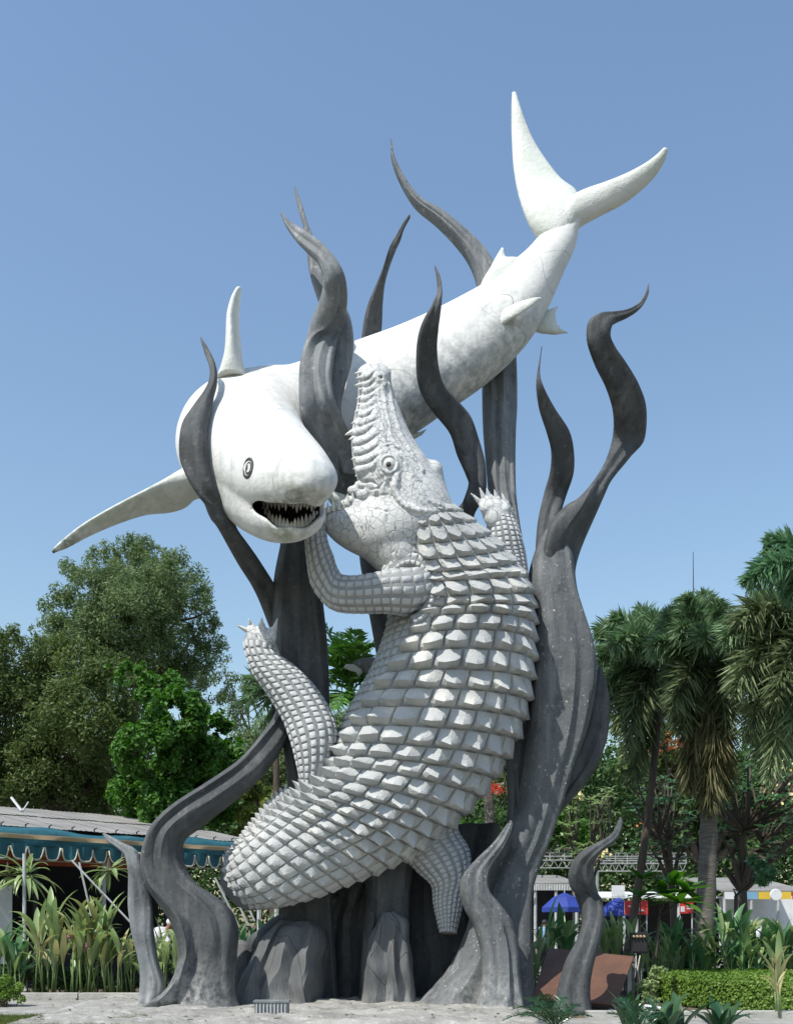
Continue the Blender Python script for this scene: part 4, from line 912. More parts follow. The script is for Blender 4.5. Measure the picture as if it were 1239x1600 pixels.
tree('thin leaved tree below the orange blossom', 45, [(1035, 1165, 34), (1060, 1200, 34), (1005, 1200, 30)], 'l_dark', 5000, .2, (1040, 1320), .12, 1.8, seed=9, sub=16)

NW = sum(len(range(ua, 1320, 34)) for ua in (-60, -60, -60, 60, 860))
V, Fc = leaf_cloud([PY(u, vv + 12 * sin(u * .05) + 10 * sin(u * .013), 74 + 5 * sin(u * .03)) for vv, ua in ((1345, -60), (1400, -60), (1295, -60), (1245, 60), (1245, 860)) for u in range(ua, 1320, 34)], [3.6] * NW, 110000, .42, 1.8, 91, sub=60, subr=.4)
obj('distant_wood', V, Fc, M['l_deep'], None, False, kind='stuff')
# frangipani trees: forked bare branches with rosettes of leaves
def rosette_leaf(name, L, W, m, droop=.25, seg=5, fold=.18):
    V, Fc = [], []
    for i in range(seg + 1):
        t = i / seg; x = L * t; z = -droop * L * t * t; wd = W * (sin(pi * min(1, t * .86 + .10)) ** .8) * .5 * (1 if i < seg else .05)
        V += [(x, -wd, z + fold * wd), (x, 0, z), (x, wd, z + fold * wd)]
    for i in range(seg):
        for k in range(2): Fc.append((i * 3 + k, i * 3 + k + 1, i * 3 + k + 4, i * 3 + k + 3))
    return mk_mesh(name, V, Fc, m)
def frangipani(label, Y, base_u, fork_v, tips, seed, n_leaf=9, leafL=.28, flowers=.2, r0=.09, lm='lily_dk', solo=False, flowerm='fl_yel', bu_top=None):
    g = np.random.default_rng(seed); b = G(base_u, Y); t = thing('frangipani_tree', label, 'tree', b)
    fork = PY(bu_top or base_u, fork_v, Y); mb = MB(); mb.tube([b, fork * .5 + b * .5 + [.05, 0, 0], fork], [r0 * 1.2, r0, r0 * .9], 8)
    leafV = MB(); fl = MB(); lmh = rosette_leaf('leaf', leafL, leafL * .30, M[lm])
    TP = [PY(u, v, Y + g.uniform(-1, 1) * (.4 if solo else 1.6)) for u, v in tips]
    subs = [fork]
    if not solo:
        subs = []
        for k in range(9):
            q = TP[g.integers(0, len(TP))]; s_ = fork * .52 + q * .48 + np.array([0, 0, -.1]) + g.normal(size=3) * .12; subs.append(s_)
            m_ = fork * .5 + s_ * .5 + [0, 0, -.12]; tt_ = np.linspace(0, 1, 5)[:, None]
            mb.tube((1 - tt_) ** 2 * fork + 2 * tt_ * (1 - tt_) * m_ + tt_ ** 2 * s_, np.linspace(r0 * .75, r0 * .45, 5), 7)
    for tp in TP:
        fo = min(subs, key=lambda s_: np.linalg.norm(s_ - tp)); mid = fo * .5 + tp * .5; mid[2] -= .10 * np.linalg.norm(tp - fo); mid += g.normal(size=3) * .06
        tt_ = np.linspace(0, 1, 6)[:, None]; pts = (1 - tt_) ** 2 * fo + 2 * tt_ * (1 - tt_) * mid + tt_ ** 2 * tp
        mb.tube(pts, np.linspace(r0 * (.5 if solo else .36), r0 * .2, 6), 6)
        for k in range(n_leaf):
            a = 2 * pi * k / n_leaf + g.uniform(0, .5); e = g.uniform(-.1, .75)
            Mx = Matrix.Translation(Vector(tp)) @ Matrix.Rotation(a, 4, 'Z') @ Matrix.Rotation(-e, 4, 'Y') @ Matrix.Scale(g.uniform(.8, 1.15), 4)
            if solo: inst('leaf', lmh, Mx, t)
            else: leafV.add([Mx @ v_.co for v_ in lmh.vertices], [tuple(p.vertices) for p in lmh.polygons])
        if g.random() < flowers:
            for k in range(14):
                c = tp + g.normal(size=3) * .12 + [0, -.05, .12]; a = g.uniform(0, 6)
                V = [c + .05 * np.array([cos(a + 2 * pi * q / 5), g.uniform(-.4, .4), sin(a + 2 * pi * q / 5)]) for q in range(5)]; fl.add(V, [(0, 1, 2, 3, 4)])
    mb.build('trunk', M['bark'], t, True)
    if leafV.V: leafV.build('foliage', M[lm], t, True, kind='stuff')
    if fl.V: fl.build('blossom', M[flowerm], t, False, kind='stuff')
    return t
g = np.random.default_rng(21)
frangipani('wide dark frangipani tree with many forked branches, right of the thick palm trunk', 29, 1160, 1392, [(g.uniform(1105, 1260), g.uniform(1195, 1345)) for _ in range(95)], 1, 8, .30, .06, .14)
frangipani('frangipani tree with forked bare branches left of the thick palm trunk', 30, 1050, 1385, [(g.uniform(985, 1080), g.uniform(1215, 1350)) for _ in range(46)], 2, 8, .28, .05, .10)
frangipani('leafy frangipani with pale yellow flowers right behind the great seaweed trunk', 33, 915, 1400, [(g.uniform(868, 965), g.uniform(1228, 1345)) for _ in range(40)], 3, 8, .28, .14, .09, lm='lily')
frangipani('young frangipani with long glossy leaves, right one of the pair by the black lamp box', 21.9, 1012, 1432, [(1052, 1384), (1072, 1394), (1036, 1400), (1060, 1412)], 4, 12, .68, 0, .03, lm='l_bright', solo=True, bu_top=1030)
frangipani('young frangipani with long glossy leaves, left one of the pair by the black lamp box', 21.9, 990, 1440, [(1003, 1374), (1000, 1402)], 5, 12, .5, 0, .03, lm='l_bright', solo=True, bu_top=1000)
tree('low frangipani foliage hiding the foot of the thick palm trunk', 27, [(1180, 1362, 22), (1200, 1372, 18)], 'lily_dk', 300, .3, (1150, 1400), .05, 3, seed=33, sub=8)

# ------------------------------------------------------------------ palms
def palm_frond(name, c, tip, lm, t, rise=.5, n=70, ll=.5, fox=True, seed=0, wl=.035, droop=.25, r0=.03):
    g = np.random.default_rng(seed); c = np.array(c); tip = np.array(tip); L = np.linalg.norm(tip - c)
    m = c * .45 + tip * .55 + np.array([0, 0, rise * L]); tt_ = np.linspace(0, 1, 14)[:, None]
    pts = (1 - tt_) ** 2 * c + 2 * tt_ * (1 - tt_) * m + tt_ ** 2 * tip
    mb = MB(); mb.tube(pts, np.linspace(r0, .006, 14), 5)
    rows = 3 if fox else 1
    T, N, B = frames(pts)
    ts = np.repeat(np.linspace(.12, .995, n), rows * 2); k = len(ts)
    idx = np.clip(ts * 13, 0, 12.999); i = idx.astype(int); f = (idx - i)[:, None]
    p = pts[i] * (1 - f) + pts[i + 1] * f; Tt = T[i]; Nn = N[i]; Bb = B[i]
    if fox: a = g.random(k) * 2 * pi
    else:
        # pinnate: two sides, slightly raised
        side_ = np.cross(Tt, [0, 0, 1.0]); side_ /= np.linalg.norm(side_, axis=1)[:, None]; sgn = np.tile([1, -1], k // 2)
    lend = ll * (1.18 if fox else 1) * (np.sin(pi * np.clip(ts * .9 + .12, 0, 1)) ** .5 * .9 + .1) * g.uniform(.75, 1.2, k)
    if fox: dr = (np.cos(a)[:, None] * Nn + np.sin(a)[:, None] * Bb) * .85 + Tt * .75
    else: dr = side_ * sgn[:, None] * .9 + Tt * .55 + np.array([0, 0, .2])
    dr += g.normal(size=(k, 3)) * .2; dr /= np.linalg.norm(dr, axis=1)[:, None]
    q1 = p + dr * (lend * .5)[:, None]; q2 = p + dr * lend[:, None]; q2[:, 2] -= droop * lend; q1[:, 2] -= droop * .2 * lend
    wv = np.cross(dr, g.normal(size=(k, 3)) if fox else Tt + 0 * dr); wv /= np.linalg.norm(wv, axis=1)[:, None]
    if not fox: wv = Tt
    V = np.stack([p - wv * wl * .2, p + wv * wl * .2, q1 + wv * wl * .5, q2, q1 - wv * wl * .5], 1).reshape(-1, 3)
    Fc = [(5 * j, 5 * j + 1, 5 * j + 2, 5 * j + 3, 5 * j + 4) for j in range(k)]
    mb.add(V, Fc); return mb.build(name, M[lm], t, False)
def palm(label, Y, base_u, crown, fronds, r0=.16, seed=0, ll=.5, n=60, fox=True, lm='palm', bark='bark_pale', wl=.05, rise=.45, shaft=True, name='palm_tree'):
    b = G(base_u, Y); t = thing(name, label, 'palm tree', b); c = PY(crown[0], crown[1], Y)
    pts = [b + (c - b) * k + np.array([.12 * sin(k * 3), 0, 0]) * (r0 > 0) for k in np.linspace(0, 1, 24)]
    rad = [r0 * (1.25 - .45 * k) * (1 + .05 * ((i % 2) * 2 - 1)) for i, k in enumerate(np.linspace(0, 1, 24))]
    MB().tube(pts, rad, 12).build('trunk', M[bark], t, True)
    for i, fr_ in enumerate(fronds):
        tp = PY(fr_[0], fr_[1], Y + fr_[2]); kw = fr_[3] if len(fr_) > 3 else {}
        m_ = kw.get('m', lm); palm_frond('frond', c, tp, m_, t, kw.get('rise', rise), kw.get('n', n), kw.get('ll', ll), fox, seed * 40 + i, wl, kw.get('droop', .25))
    return t
DD = dict(m='palm_dead', rise=.10, droop=.7)
OL = dict(m='palm_olive', rise=.35)
palm('foxtail palm with a thin trunk, leftmost of the palms right of the sculpture', 27, 972, (1035, 1040), [
    (936, 1030, -.8), (948, 1085, .3, OL), (960, 1150, -.6, OL), (985, 985, .8, dict(rise=.3)), (1020, 960, .5, dict(rise=.1)), (1050, 962, -.4, dict(rise=.1)), (1085, 1000, .5), (1010, 1180, .4, OL), (1060, 1130, .8), (935, 1130, .7, OL),
    (975, 1190, -.9, OL), (1000, 1010, -1.3), (1095, 1080, .8), (925, 1060, 1.2), (960, 1010, -1.5), (985, 1230, .5, dict(m='palm_olive', rise=.1)), (930, 985, .2, dict(rise=.35)), (955, 965, -.4, dict(rise=.25)), (1075, 965, .2, dict(rise=.2)), (1000, 950, .9, dict(rise=.1)), (920, 1110, 0, dict(rise=.45)), (1100, 1030, -.5)], .10, 1, .62, 62, bark='bark')
palm('foxtail palm with the thick ringed trunk and dry brown fronds hanging', 24, 1095, (1103, 1040), [
    (1085, 945, .3, dict(rise=.1)), (1120, 938, -.3, dict(rise=.1)), (1060, 985, -.7), (1048, 1060, .2, OL), (1150, 965, -.2, dict(rise=.2)), (1165, 1060, .3, OL), (1060, 1150, -.6, OL), (1140, 1150, -.8, OL), (1100, 1000, -1.5, dict(rise=.4)),
    (1075, 1240, -.3, DD), (1110, 1270, -.5, DD), (1135, 1245, .2, DD), (1095, 1210, .5, DD), (1120, 1180, -.7, DD), (1180, 1000, .7), (1045, 1015, .8), (1075, 1120, .9), (1150, 1110, .7, OL), (1050, 1110, -.9, OL), (1040, 960, 0, dict(rise=.3)), (1175, 975, 0, dict(rise=.3)), (1100, 925, .8, dict(rise=.05)), (1070, 930, -.6, dict(rise=.1)), (1020, 1010, -.4, dict(rise=.4)), (1190, 1060, -.5)], .20, 2, .56, 60)
palm('foxtail palm whose heavy olive fronds reach in from the right edge', 22.5, 1262, (1268, 985), [
    (1130, 1000, -.5, dict(rise=.35)), (1140, 1090, -.9, OL), (1165, 1160, -.4, OL), (1200, 1230, -.6, OL), (1180, 940, .2, dict(rise=.2)), (1150, 1050, .8, OL), (1225, 1200, .4), (1240, 1150, -.9), (1210, 1100, -1.2, OL), (1330, 960, 0), (1360, 1080, 0), (1300, 900, .3, dict(rise=.1)), (1185, 1200, .6), (1155, 970, -.9, OL)], .2, 3, .7, 64)
palm('palm with fresh pale green fronds entering at the right edge, highest of all', 20, 1345, (1330, 905), [
    (1160, 912, -.3, dict(rise=.36)), (1195, 850, .3, dict(rise=.25)), (1220, 920, .5, dict(rise=.3)), (1450, 900, 0), (1400, 1000, .5), (1280, 800, 0, dict(rise=.1)), (1300, 1020, -.5)], .2, 4, .5, 85, lm='palm_b')
palm('bright green feather palm seen through the gap left of the crocodile belly', 31, 545, (548, 1085), [
    (508, 975, 0, dict(rise=.12)), (530, 990, .4, dict(rise=.1)), (556, 985, -.4, dict(rise=.15)), (585, 1010, .3), (512, 1030, -.4, dict(rise=.3)), (500, 1070, .4), (590, 1060, .2), (570, 1010, -.6), (520, 1110, -.6), (575, 1120, -.4), (540, 1010, -.9), (495, 1010, .8)], .1, 5, .75, 34, fox=False, lm='l_bright', wl=.09)
palm('dark fan leaved palm behind the lifted hind leg', 35, 425, (428, 1085), [
    (385, 1065, 0), (378, 1110, .3), (400, 1140, -.3), (455, 1060, 0), (470, 1110, .2), (410, 1050, .5, dict(rise=.1)), (440, 1150, .4), (388, 1090, -.5)], .12, 6, .8, 26, fox=False, lm='palm', wl=.10, bark='bark')
red = palm('slim ringed palm with bunches of red fruit behind the crocodile hip', 30, 762, (760, 1205), [
    (735, 1190, 0), (790, 1180, .3), (745, 1160, -.4), (775, 1160, .4), (725, 1215, .4), (800, 1215, -.3), (760, 1140, .3)], .17, 7, .4, 60, lm='l_dark')
for (u, v) in ((746, 1236), (777, 1234)):
    q = MB(); gg = np.random.default_rng(int(u))
    for k in range(150):
        c = PY(u + gg.normal() * 6, v + gg.normal() * 5, 29.6 + gg.normal() * .12); s_ = .022
        q.add([c + [s_, 0, 0], c + [0, s_, 0], c + [-s_, 0, 0], c + [0, -s_, 0], c + [0, 0, s_], c + [0, 0, -s_]], [(0, 1, 4), (1, 2, 4), (2, 3, 4), (3, 0, 4), (1, 0, 5), (2, 1, 5), (3, 2, 5), (0, 3, 5)])
    q.build('fruit_bunch', M['fruit'], red, False, kind='stuff')

# ------------------------------------------------------------------ broad leaved plants
def strap(name, bend, wd, m, seg=8, fold=.35):
    """unit leaf rising along z, arching towards +x"""
    V, Fc = [], []; x = z = 0.0
    for i in range(seg + 1):
        t = i / seg; a = bend * t ** 1.6
        if i: x += sin(a) / seg; z += cos(a) / seg
        w_ = wd * .5 * (min(1, .25 + t * 2.2) * (1 - t ** 3) ** .8 if i < seg else .02)
        nx_, nz_ = cos(a), -sin(a)
        V += [(x + nx_ * fold * w_ * -1, -w_, z - nz_ * fold * w_), (x, 0, z), (x + nx_ * fold * w_ * -1, w_, z - nz_ * fold * w_)]
    for i in range(seg):
        for k in range(2): Fc.append((i * 3 + k, i * 3 + k + 1, i * 3 + k + 4, i * 3 + k + 3))
    return mk_mesh(name, V, Fc, m)
LM = {}
for key, (m_, wd) in dict(g=('lily', .17), d=('lily_dk', .21), y=('lily_yel', .15), s=('lily', .11), b=('sago', .26), n=('sago_pale', .22)).items():
    LM[key] = [strap('leaf', b_, wd, M[m_]) for b_ in (.35, .8, 1.4)]
def clump(label, u, Y, n, L, kinds='g', seed=0, spread=.25, lean=.5, name='lily_plant', cat='plant', group=None, stem=True, z0=0.0, low=.45):
    g = np.random.default_rng(seed + 900); b = G(u, Y, z0); t = thing(name, label, cat, b, group)
    st = MB(); ns = max(2, n // 4); stems = []
    for k in range(ns):
        e = b + np.array([g.normal() * spread, g.normal() * spread * .7, 0]); h_ = L * g.uniform(.5, .8)
        ln = g.normal(size=2) * .10; top = e + np.array([ln[0] * h_, ln[1] * h_, h_]); stems.append((e, top))
        st.tube([e, (e + top) / 2, top], [.022, .018, .008], 5)
    if stem: st.build('stem', M['lily'], t, True)
    for k in range(n):
        e, top = stems[k % ns]; f = g.uniform(low, 1.0) if stem else g.uniform(0, .12)
        if k // ns == 0 and stem: f = 1.0
        p = e + (top - e) * f; az = g.uniform(0, 2 * pi); el_ = g.uniform(.05, lean) * (1.25 - .6 * f if stem else 1)
        sc_ = L * g.uniform(.38, .62) if stem else L * g.uniform(.7, 1.1)
        Mx = Matrix.Translation(Vector(p)) @ Matrix.Rotation(az, 4, 'Z') @ Matrix.Rotation(el_, 4, 'Y') @ Matrix.Scale(sc_, 4)
        inst('leaf', LM[kinds[g.integers(0, len(kinds))]][g.integers(0, 3)], Mx, t)
    return t
L_ = [  # label, u, Y, n, L, kinds
 ('tall lily clump at the left edge beside the thin awning pole', 8, 22.6, 20, 1.55, 'gd'),
 ('lily clump just right of the thin awning pole, low and dark', 48, 23.0, 16, 1.15, 'dg'),
 ('tallest yellowing lily clump in the left bed, beside the pole', 82, 22.6, 30, 1.95, 'ggy'),
 ('dense lily clump with bent yellow blades, middle of the left bed', 118, 22.4, 32, 1.75, 'gys'),
 ('lily clump with a blade bent flat, right of the middle of the left bed', 148, 22.6, 30, 1.9, 'ggy'),
 ('lily clump with a brown frayed top, left of the hooked frond', 180, 22.5, 24, 1.5, 'gy'),
 ('lily clump showing on the left side of the small hooked frond', 205, 22.8, 20, 1.35, 'gg'),
 ('lily clump in the gap between the hooked frond and the S stem', 262, 22.8, 24, 1.35, 'gg'),
 ('dark lily clump right of the S stem under the crocodile tail', 385, 24.2, 22, 1.5, 'dd'),
 ('dark lily clump close against the sloping rock under the tail', 418, 24.6, 16, 1.4, 'dd'),
 ('light yellow green lily clump between the great trunk and the rusty panel', 832, 23.0, 20, 1.35, 'gy'),
 ('tall lily clump with a wide blade under the blue umbrella', 868, 24.0, 24, 1.75, 'gd'),
 ('lily clump half hidden behind the bent tip frond above the panel', 905, 24.3, 22, 1.5, 'gg'),
 ('lily clump between the bent tip frond and the lamp box', 960, 24.0, 26, 1.65, 'gg'),
 ('lily clump behind and right of the black lamp box', 1022, 23.4, 24, 1.2, 'gg'),
 ('lily clump with pale upright blades left of the thick palm trunk', 1052, 23.6, 24, 1.45, 'gd'),
 ('lily clump at the foot of the thick palm trunk', 1090, 23.3, 24, 1.35, 'gd'),
 ('lily clump with a long upright blade and a brown flower head', 1125, 23.3, 26, 1.75, 'gd'),
 ('dark broad leaved lily clump right of the brown flower head', 1152, 23.0, 22, 1.35, 'gd'),
 ('lily clump before the white stall wall with narrow blades', 1188, 23.4, 26, 1.6, 'dg'),
 ('lily clump second from the right edge behind the hedge', 1215, 23.0, 22, 1.45, 'dg'),
 ('lily clump cut by the right edge behind the hedge', 1243, 23.2, 22, 1.6, 'gd')]
for i, (lb, u, Y, n, L, kd) in enumerate(L_): clump(lb, u, Y, int(n * 1.45), L, kd, i, .2 if i < 8 else .26, .6)
clump('yellow and green lily in front of the hedge at the right edge', 1222, 17.6, 13, 1.15, 'gy', 60, .1, .5)
clump('broad dark cycad like plant with pale midribs in front of the hedge, left one', 1052, 15.2, 18, .8, 'bn', 61, .12, .7, stem=False, z0=-.1)
clump('broad dark cycad like plant in front of the hedge, right one', 1118, 15.4, 16, .7, 'nb', 62, .12, .8, stem=False, z0=-.1)
clump('narrow dark leaf tuft in front of the white pipe rail', 982, 15.6, 14, .8, 'nb', 63, .08, .5, stem=False, z0=-.1)
def sago(label, u, Y, tips, seed, z=.1):
    b = G(u, Y, 0); t = thing('sago_palm', label, 'sago palm', b); c = b + [0, 0, z]
    MB().tube([b, c], [.14, .12], 8).build('trunk', M['bark'], t)
    for i, (tu, tv, dy) in enumerate(tips): palm_frond('frond', c, PY(tu, tv, Y + dy), 'sago', t, .35, 46, .20, False, seed + i, .014, .1, .012)
sago('dark glossy sago palm at the bottom edge, right of the front root', 868, 15.2, [(785, 1596, 0), (800, 1578, .3), (825, 1562, .5), (850, 1556, -.2), (880, 1560, .4), (905, 1572, .2), (925, 1590, 0), (815, 1590, -.4), (890, 1585, -.5), (840, 1580, -.6)], 300, .05)
sago('dark sago palm fronds at the bottom edge under the lamp box', 1000, 14.4, [(950, 1585, 0), (965, 1562, .4), (985, 1570, 0), (1020, 1578, .4), (1040, 1590, 0)], 340, .0)
# magenta bush, little round bush
tree('bush of magenta flowers behind the left lily bed', 24.2, [(112, 1470, 14), (168, 1478, 15), (88, 1490, 10), (130, 1478, 12)], 'fl_pink', 800, .06, (130, 1520), .03, 1.3, seed=70, cat='bush', name='bush', dY=.2, sub=10)
tree('leafy undergrowth of the left bed around the lily stems', 23.2, [(30, 1520, 26), (90, 1530, 26), (150, 1530, 24), (200, 1535, 20), (240, 1530, 20), (265, 1510, 16), (60, 1545, 20), (120, 1545, 20), (180, 1548, 18)], 'l_deep', 6000, .09, (120, 1550), .02, 1.8, seed=71, cat='bush', name='bush', dY=.3)
tree('leafy undergrowth of the right bed behind the hedge', 24.6, [(850, 1520, 25), (900, 1520, 25), (960, 1520, 25), (1020, 1520, 25), (1080, 1505, 25), (1140, 1500, 25), (1200, 1500, 25), (1010, 1550, 22), (1035, 1545, 16), (830, 1545, 20)], 'l_deep', 9000, .10, (1000, 1560), .02, 1.8, seed=72, cat='bush', name='bush', dY=.3)
tree('variegated low bush under the lamp box beside the rusty panel', 21.2, [(1016, 1545, 20), (1010, 1570, 18), (1030, 1520, 14)], 'lily', 1500, .07, (1015, 1570), .02, 1.6, seed=73, cat='bush', name='bush', dY=.2)
tree('small round clipped bush at the lower left edge', 19.6, [(4, 1548, 24), (24, 1556, 20), (-20, 1550, 26)], 'hedge', 6000, .045, (4, 1570), .03, 1.6, seed=74, cat='bush', name='bush', dY=.3)
# fallen leaves on the cement
g = np.random.default_rng(77); n = 260
x = g.uniform(-7.5, 3.2, n); y = 16.2 + 5.6 * g.random(n); a = g.uniform(0, 6.3, n); s_ = g.uniform(.025, .07, n); zz = np.array([.02 + (.07 + .07 * noise.noise((X_ * 1.1, Y_ * 1.1, 0)) + .04 * noise.noise((X_ * 4, Y_ * 4, 3))) * min(1, max(0, min(X_ + 6.2, 2.5 - X_) / .28)) + .012 for X_, Y_ in zip(x, y)])
u_ = np.stack([np.cos(a), np.sin(a), g.uniform(-.2, .3, n)], 1) * s_[:, None]; v_ = np.stack([-np.sin(a), np.cos(a), g.uniform(-.2, .3, n)], 1) * s_[:, None] * .4; p_ = np.stack([x, y, zz], 1)
V = np.stack([p_ - u_, p_ - v_, p_ + u_, p_ + v_], 1).reshape(-1, 3)
obj('fallen_leaves', V, np.arange(4 * n).reshape(n, 4), M['palm_dead'], None, False, kind='stuff')
# hedge
hd = thing('hedge', 'clipped low green hedge with a flat top and rounded left end at the right edge', 'hedge', (9.2, 21, 0))
def hedge_pts(n, s=1.0, g=None):
    ang = g.uniform(0, 2 * pi, n); e = .45
    return ang
g = np.random.default_rng(5); cx, cy, ax_, ay_, hh = 9.3, 21.2, 3.8, 2.9, .57
def rim(a, k=1.0): return np.stack([cx + ax_ * k * np.sign(np.cos(a)) * np.abs(np.cos(a)) ** .9, cy + ay_ * k * np.sign(np.sin(a)) * np.abs(np.sin(a)) ** .9], -1)
a = np.linspace(0, 2 * pi, 60, endpoint=False); r_ = rim(a, .985)
V = [(x, y, 0) for x, y in r_] + [(x, y, hh - .05) for x, y in r_] + [(cx, cy, hh - .03)]
obj('core', V, [(i, (i + 1) % 60, 60 + (i + 1) % 60, 60 + i) for i in range(60)] + [(60 + i, 60 + (i + 1) % 60, 120) for i in range(60)], M['hedge_in'], hd, False)
n1, n2 = 24000, 34000
a = g.uniform(pi * .75, pi * 2.0, n1); q = rim(a, 1.0); z = g.random(n1) ** .8 * (hh - .02); p1 = np.column_stack([q + g.normal(size=(n1, 2)) * .03, z])
nr1 = np.column_stack([np.cos(a), np.sin(a), np.full(n1, .3)])
a = g.uniform(0, 2 * pi, n2); k = np.sqrt(g.random(n2)); q = np.stack([rim(ai, ki) for ai, ki in zip(a[:1], k[:1])]) if False else np.column_stack([cx + ax_ * k * np.sign(np.cos(a)) * np.abs(np.cos(a)) ** .9, cy + ay_ * k * np.sign(np.sin(a)) * np.abs(np.sin(a)) ** .9])
p2 = np.column_stack([q, hh + g.normal(size=n2) * .012]); nr2 = np.column_stack([g.normal(size=(n2, 2)) * .5, np.ones(n2)])
pos = np.vstack([p1, p2]); nr = np.vstack([nr1, nr2]) + g.normal(size=(n1 + n2, 3)) * .45; nr /= np.linalg.norm(nr, axis=1)[:, None]
aa = np.cross(nr, g.normal(size=nr.shape)); aa /= np.linalg.norm(aa, axis=1)[:, None]; bb = np.cross(nr, aa); Ls = .028 * g.uniform(.7, 1.5, len(pos))[:, None]
V = np.stack([pos - aa * Ls, pos + bb * Ls * .6, pos + aa * Ls, pos - bb * Ls * .6], 1).reshape(-1, 3)
obj('leaves', V, np.arange(len(V)).reshape(-1, 4), M['hedge'], hd, False, kind='stuff')
# grass
n = 26000; x = g.uniform(-9, -4.2, n); y = g.uniform(15.4, 17.6, n); y = np.minimum(y, 17.5 - .25 * (x + 9) / 7.4 + .12 * np.sin(x * 5))
h_ = g.uniform(.03, .085, n); a = g.uniform(0, pi, n); b = np.stack([x, y, np.full(n, .02)], 1); wv = np.stack([np.cos(a), np.sin(a), 0 * a], 1) * .006
tp = b + np.stack([g.normal(size=n) * .025, g.normal(size=n) * .025, h_], 1)
V = np.stack([b - wv, b + wv, tp], 1).reshape(-1, 3); obj('grass', V, np.arange(3 * n).reshape(n, 3), M['grass'], None, False, kind='stuff')

# ================================================================== STALL ON THE LEFT
M['teal'] = mat('teal_awning_canvas', (.03, .13, .16), (.02, .09, .12), .6, 1.5, .4, 4, spots=[((.06, .17, .2), 2, .55, .75, .6)])
M['tan'] = mat('tan_canvas_band', (.50, .37, .22), (.4, .3, .18), .7, 3)
M['cream'] = mat('cream_trim', (.62, .60, .46), (.5, .48, .36), .7, 3)
M['roofing'] = mat('weathered_roof_sheet', (.27, .265, .25), (.19, .185, .175), .85, .7, .4, 8, spots=[((.16, .15, .14), 2.5, .6, .8, .6)])
M['steel'] = mat('pale_painted_steel', (.50, .52, .52), (.38, .40, .40), .5, 4, spots=[((.2, .13, .08), 8, .66, .78, .6)])
M['steel_dk'] = mat('dull_grey_steel', (.27, .28, .27), (.18, .19, .18), .6, 4)
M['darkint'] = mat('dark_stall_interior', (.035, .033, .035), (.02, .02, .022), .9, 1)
M['redtile'] = mat('orange_red_tiles', (.52, .13, .055), (.40, .09, .04), .75, 3, .3, 10)
M['white_pl'] = mat('white_painted_board', (.70, .72, .72), (.60, .62, .62), .6, 2)
M['blue_pl'] = mat('blue_umbrella_cloth', (.03, .06, .32), (.025, .045, .24), .6, 2)
M['red_pl'] = mat('red_banner_cloth', (.60, .04, .045), (.5, .05, .05), .5, 2)
M['yel_pl'] = mat('yellow_banner', (.70, .48, .05), (.6, .4, .05), .6, 2)
M['sky_pl'] = mat('light_blue_banner', (.20, .38, .52), (.15, .3, .45), .6, 2)
M['rust'] = mat('rusted_brown_steel', (.155, .08, .053), (.11, .06, .042), .55, 1.8, .15, 20, spots=[((.20, .11, .075), 5, .55, .75, .5), ((.08, .05, .04), 12, .66, .78, .5)])
M['black'] = mat('black_painted_metal', (.025, .026, .03), (.04, .04, .045), .45, 4)
M['skin'] = mat('brown_skin', (.30, .17, .11), (.26, .15, .10), .6, 4)
M['cloth_w'] = mat('white_shirt_cloth', (.75, .75, .76), (.65, .65, .68), .85, 5, .3, 20)
M['cloth_d'] = mat('dark_trousers', (.03, .03, .04), (.02, .02, .03), .9, 5)
A0, A1 = G(-70, 24.2), G(425, 30.6)
dv = (A1 - A0) / np.linalg.norm(A1 - A0); back = np.array([-dv[1], dv[0], 0]); LA = np.linalg.norm(A1 - A0)
aw = thing('awning', 'long teal canvas awning with a tan stripe and cream edged scallops', 'awning', A0)
def wall_strip(pts, fn, name, m, parent, thick=.02, **kw):
    V = []; 
    for s_ in pts:
        for (z, o_) in fn(s_): p = A0 + dv * s_ + back * o_; V.append((p[0], p[1], z))
    k = len(fn(pts[0])); Fc = [(i * k + j, (i + 1) * k + j, (i + 1) * k + j + 1, i * k + j + 1) for i in range(len(pts) - 1) for j in range(k - 1)]
    return obj(name, V, Fc, m, parent, True, **kw)
ss_ = np.linspace(0, LA, 120); sag = lambda s_: .05 * sin(s_ * 1.1) + .03 * sin(s_ * 3.1)
wall_strip(ss_, lambda s_: [(4.02 + sag(s_), .35), (3.93 + sag(s_) * .6, .12 + .05 * sin(s_ * 2.3)), (3.80, .03 * sin(s_ * 4)), (3.66, .0 + .02 * sin(s_ * 5.1)), (3.57, 0)], 'canvas', M['teal'], aw)
wall_strip(ss_, lambda s_: [(3.835, -.045 + .02 * sin(s_ * 4)), (3.78, -.055 + .02 * sin(s_ * 4)), (3.72, -.045 + .02 * sin(s_ * 4.6))], 'stripe', M['tan'], aw)
pitch = .44; k = 0
while (k + 1) * pitch < LA:
    s0 = k * pitch; V, Fc = [], []; wob = .03 * sin(k * 1.7)
    xs = np.linspace(0.03, .97, 13); low_ = lambda x: 3.22 + .42 * abs(2 * x - 1) ** 4.5
    for x in xs:
        p = A0 + dv * (s0 + x * pitch) + back * (.03 * sin(x * pi * 2 + k) + wob); V += [(p[0], p[1], 3.60), (p[0], p[1], (3.6 + low_(x)) / 2), (p[0] , p[1], low_(x))]
    Fc = [(i * 3 + j, (i + 1) * 3 + j, (i + 1) * 3 + j + 1, i * 3 + j + 1) for i in range(12) for j in range(2)]
    sco = obj('scallop', V, Fc, M['teal'], aw, True)
    pts = [np.array(V[i * 3 + 2]) + [0, -.012, 0] for i in range(13)]
    MB().tube(pts, [.022] * 13, 5).build('trim', M['cream'], sco, True); k += 1
stl = thing('stall_building', 'long low grey roofed stall with a dark open front behind the teal awning', 'building', A0 + back * 4)
nsh = 15
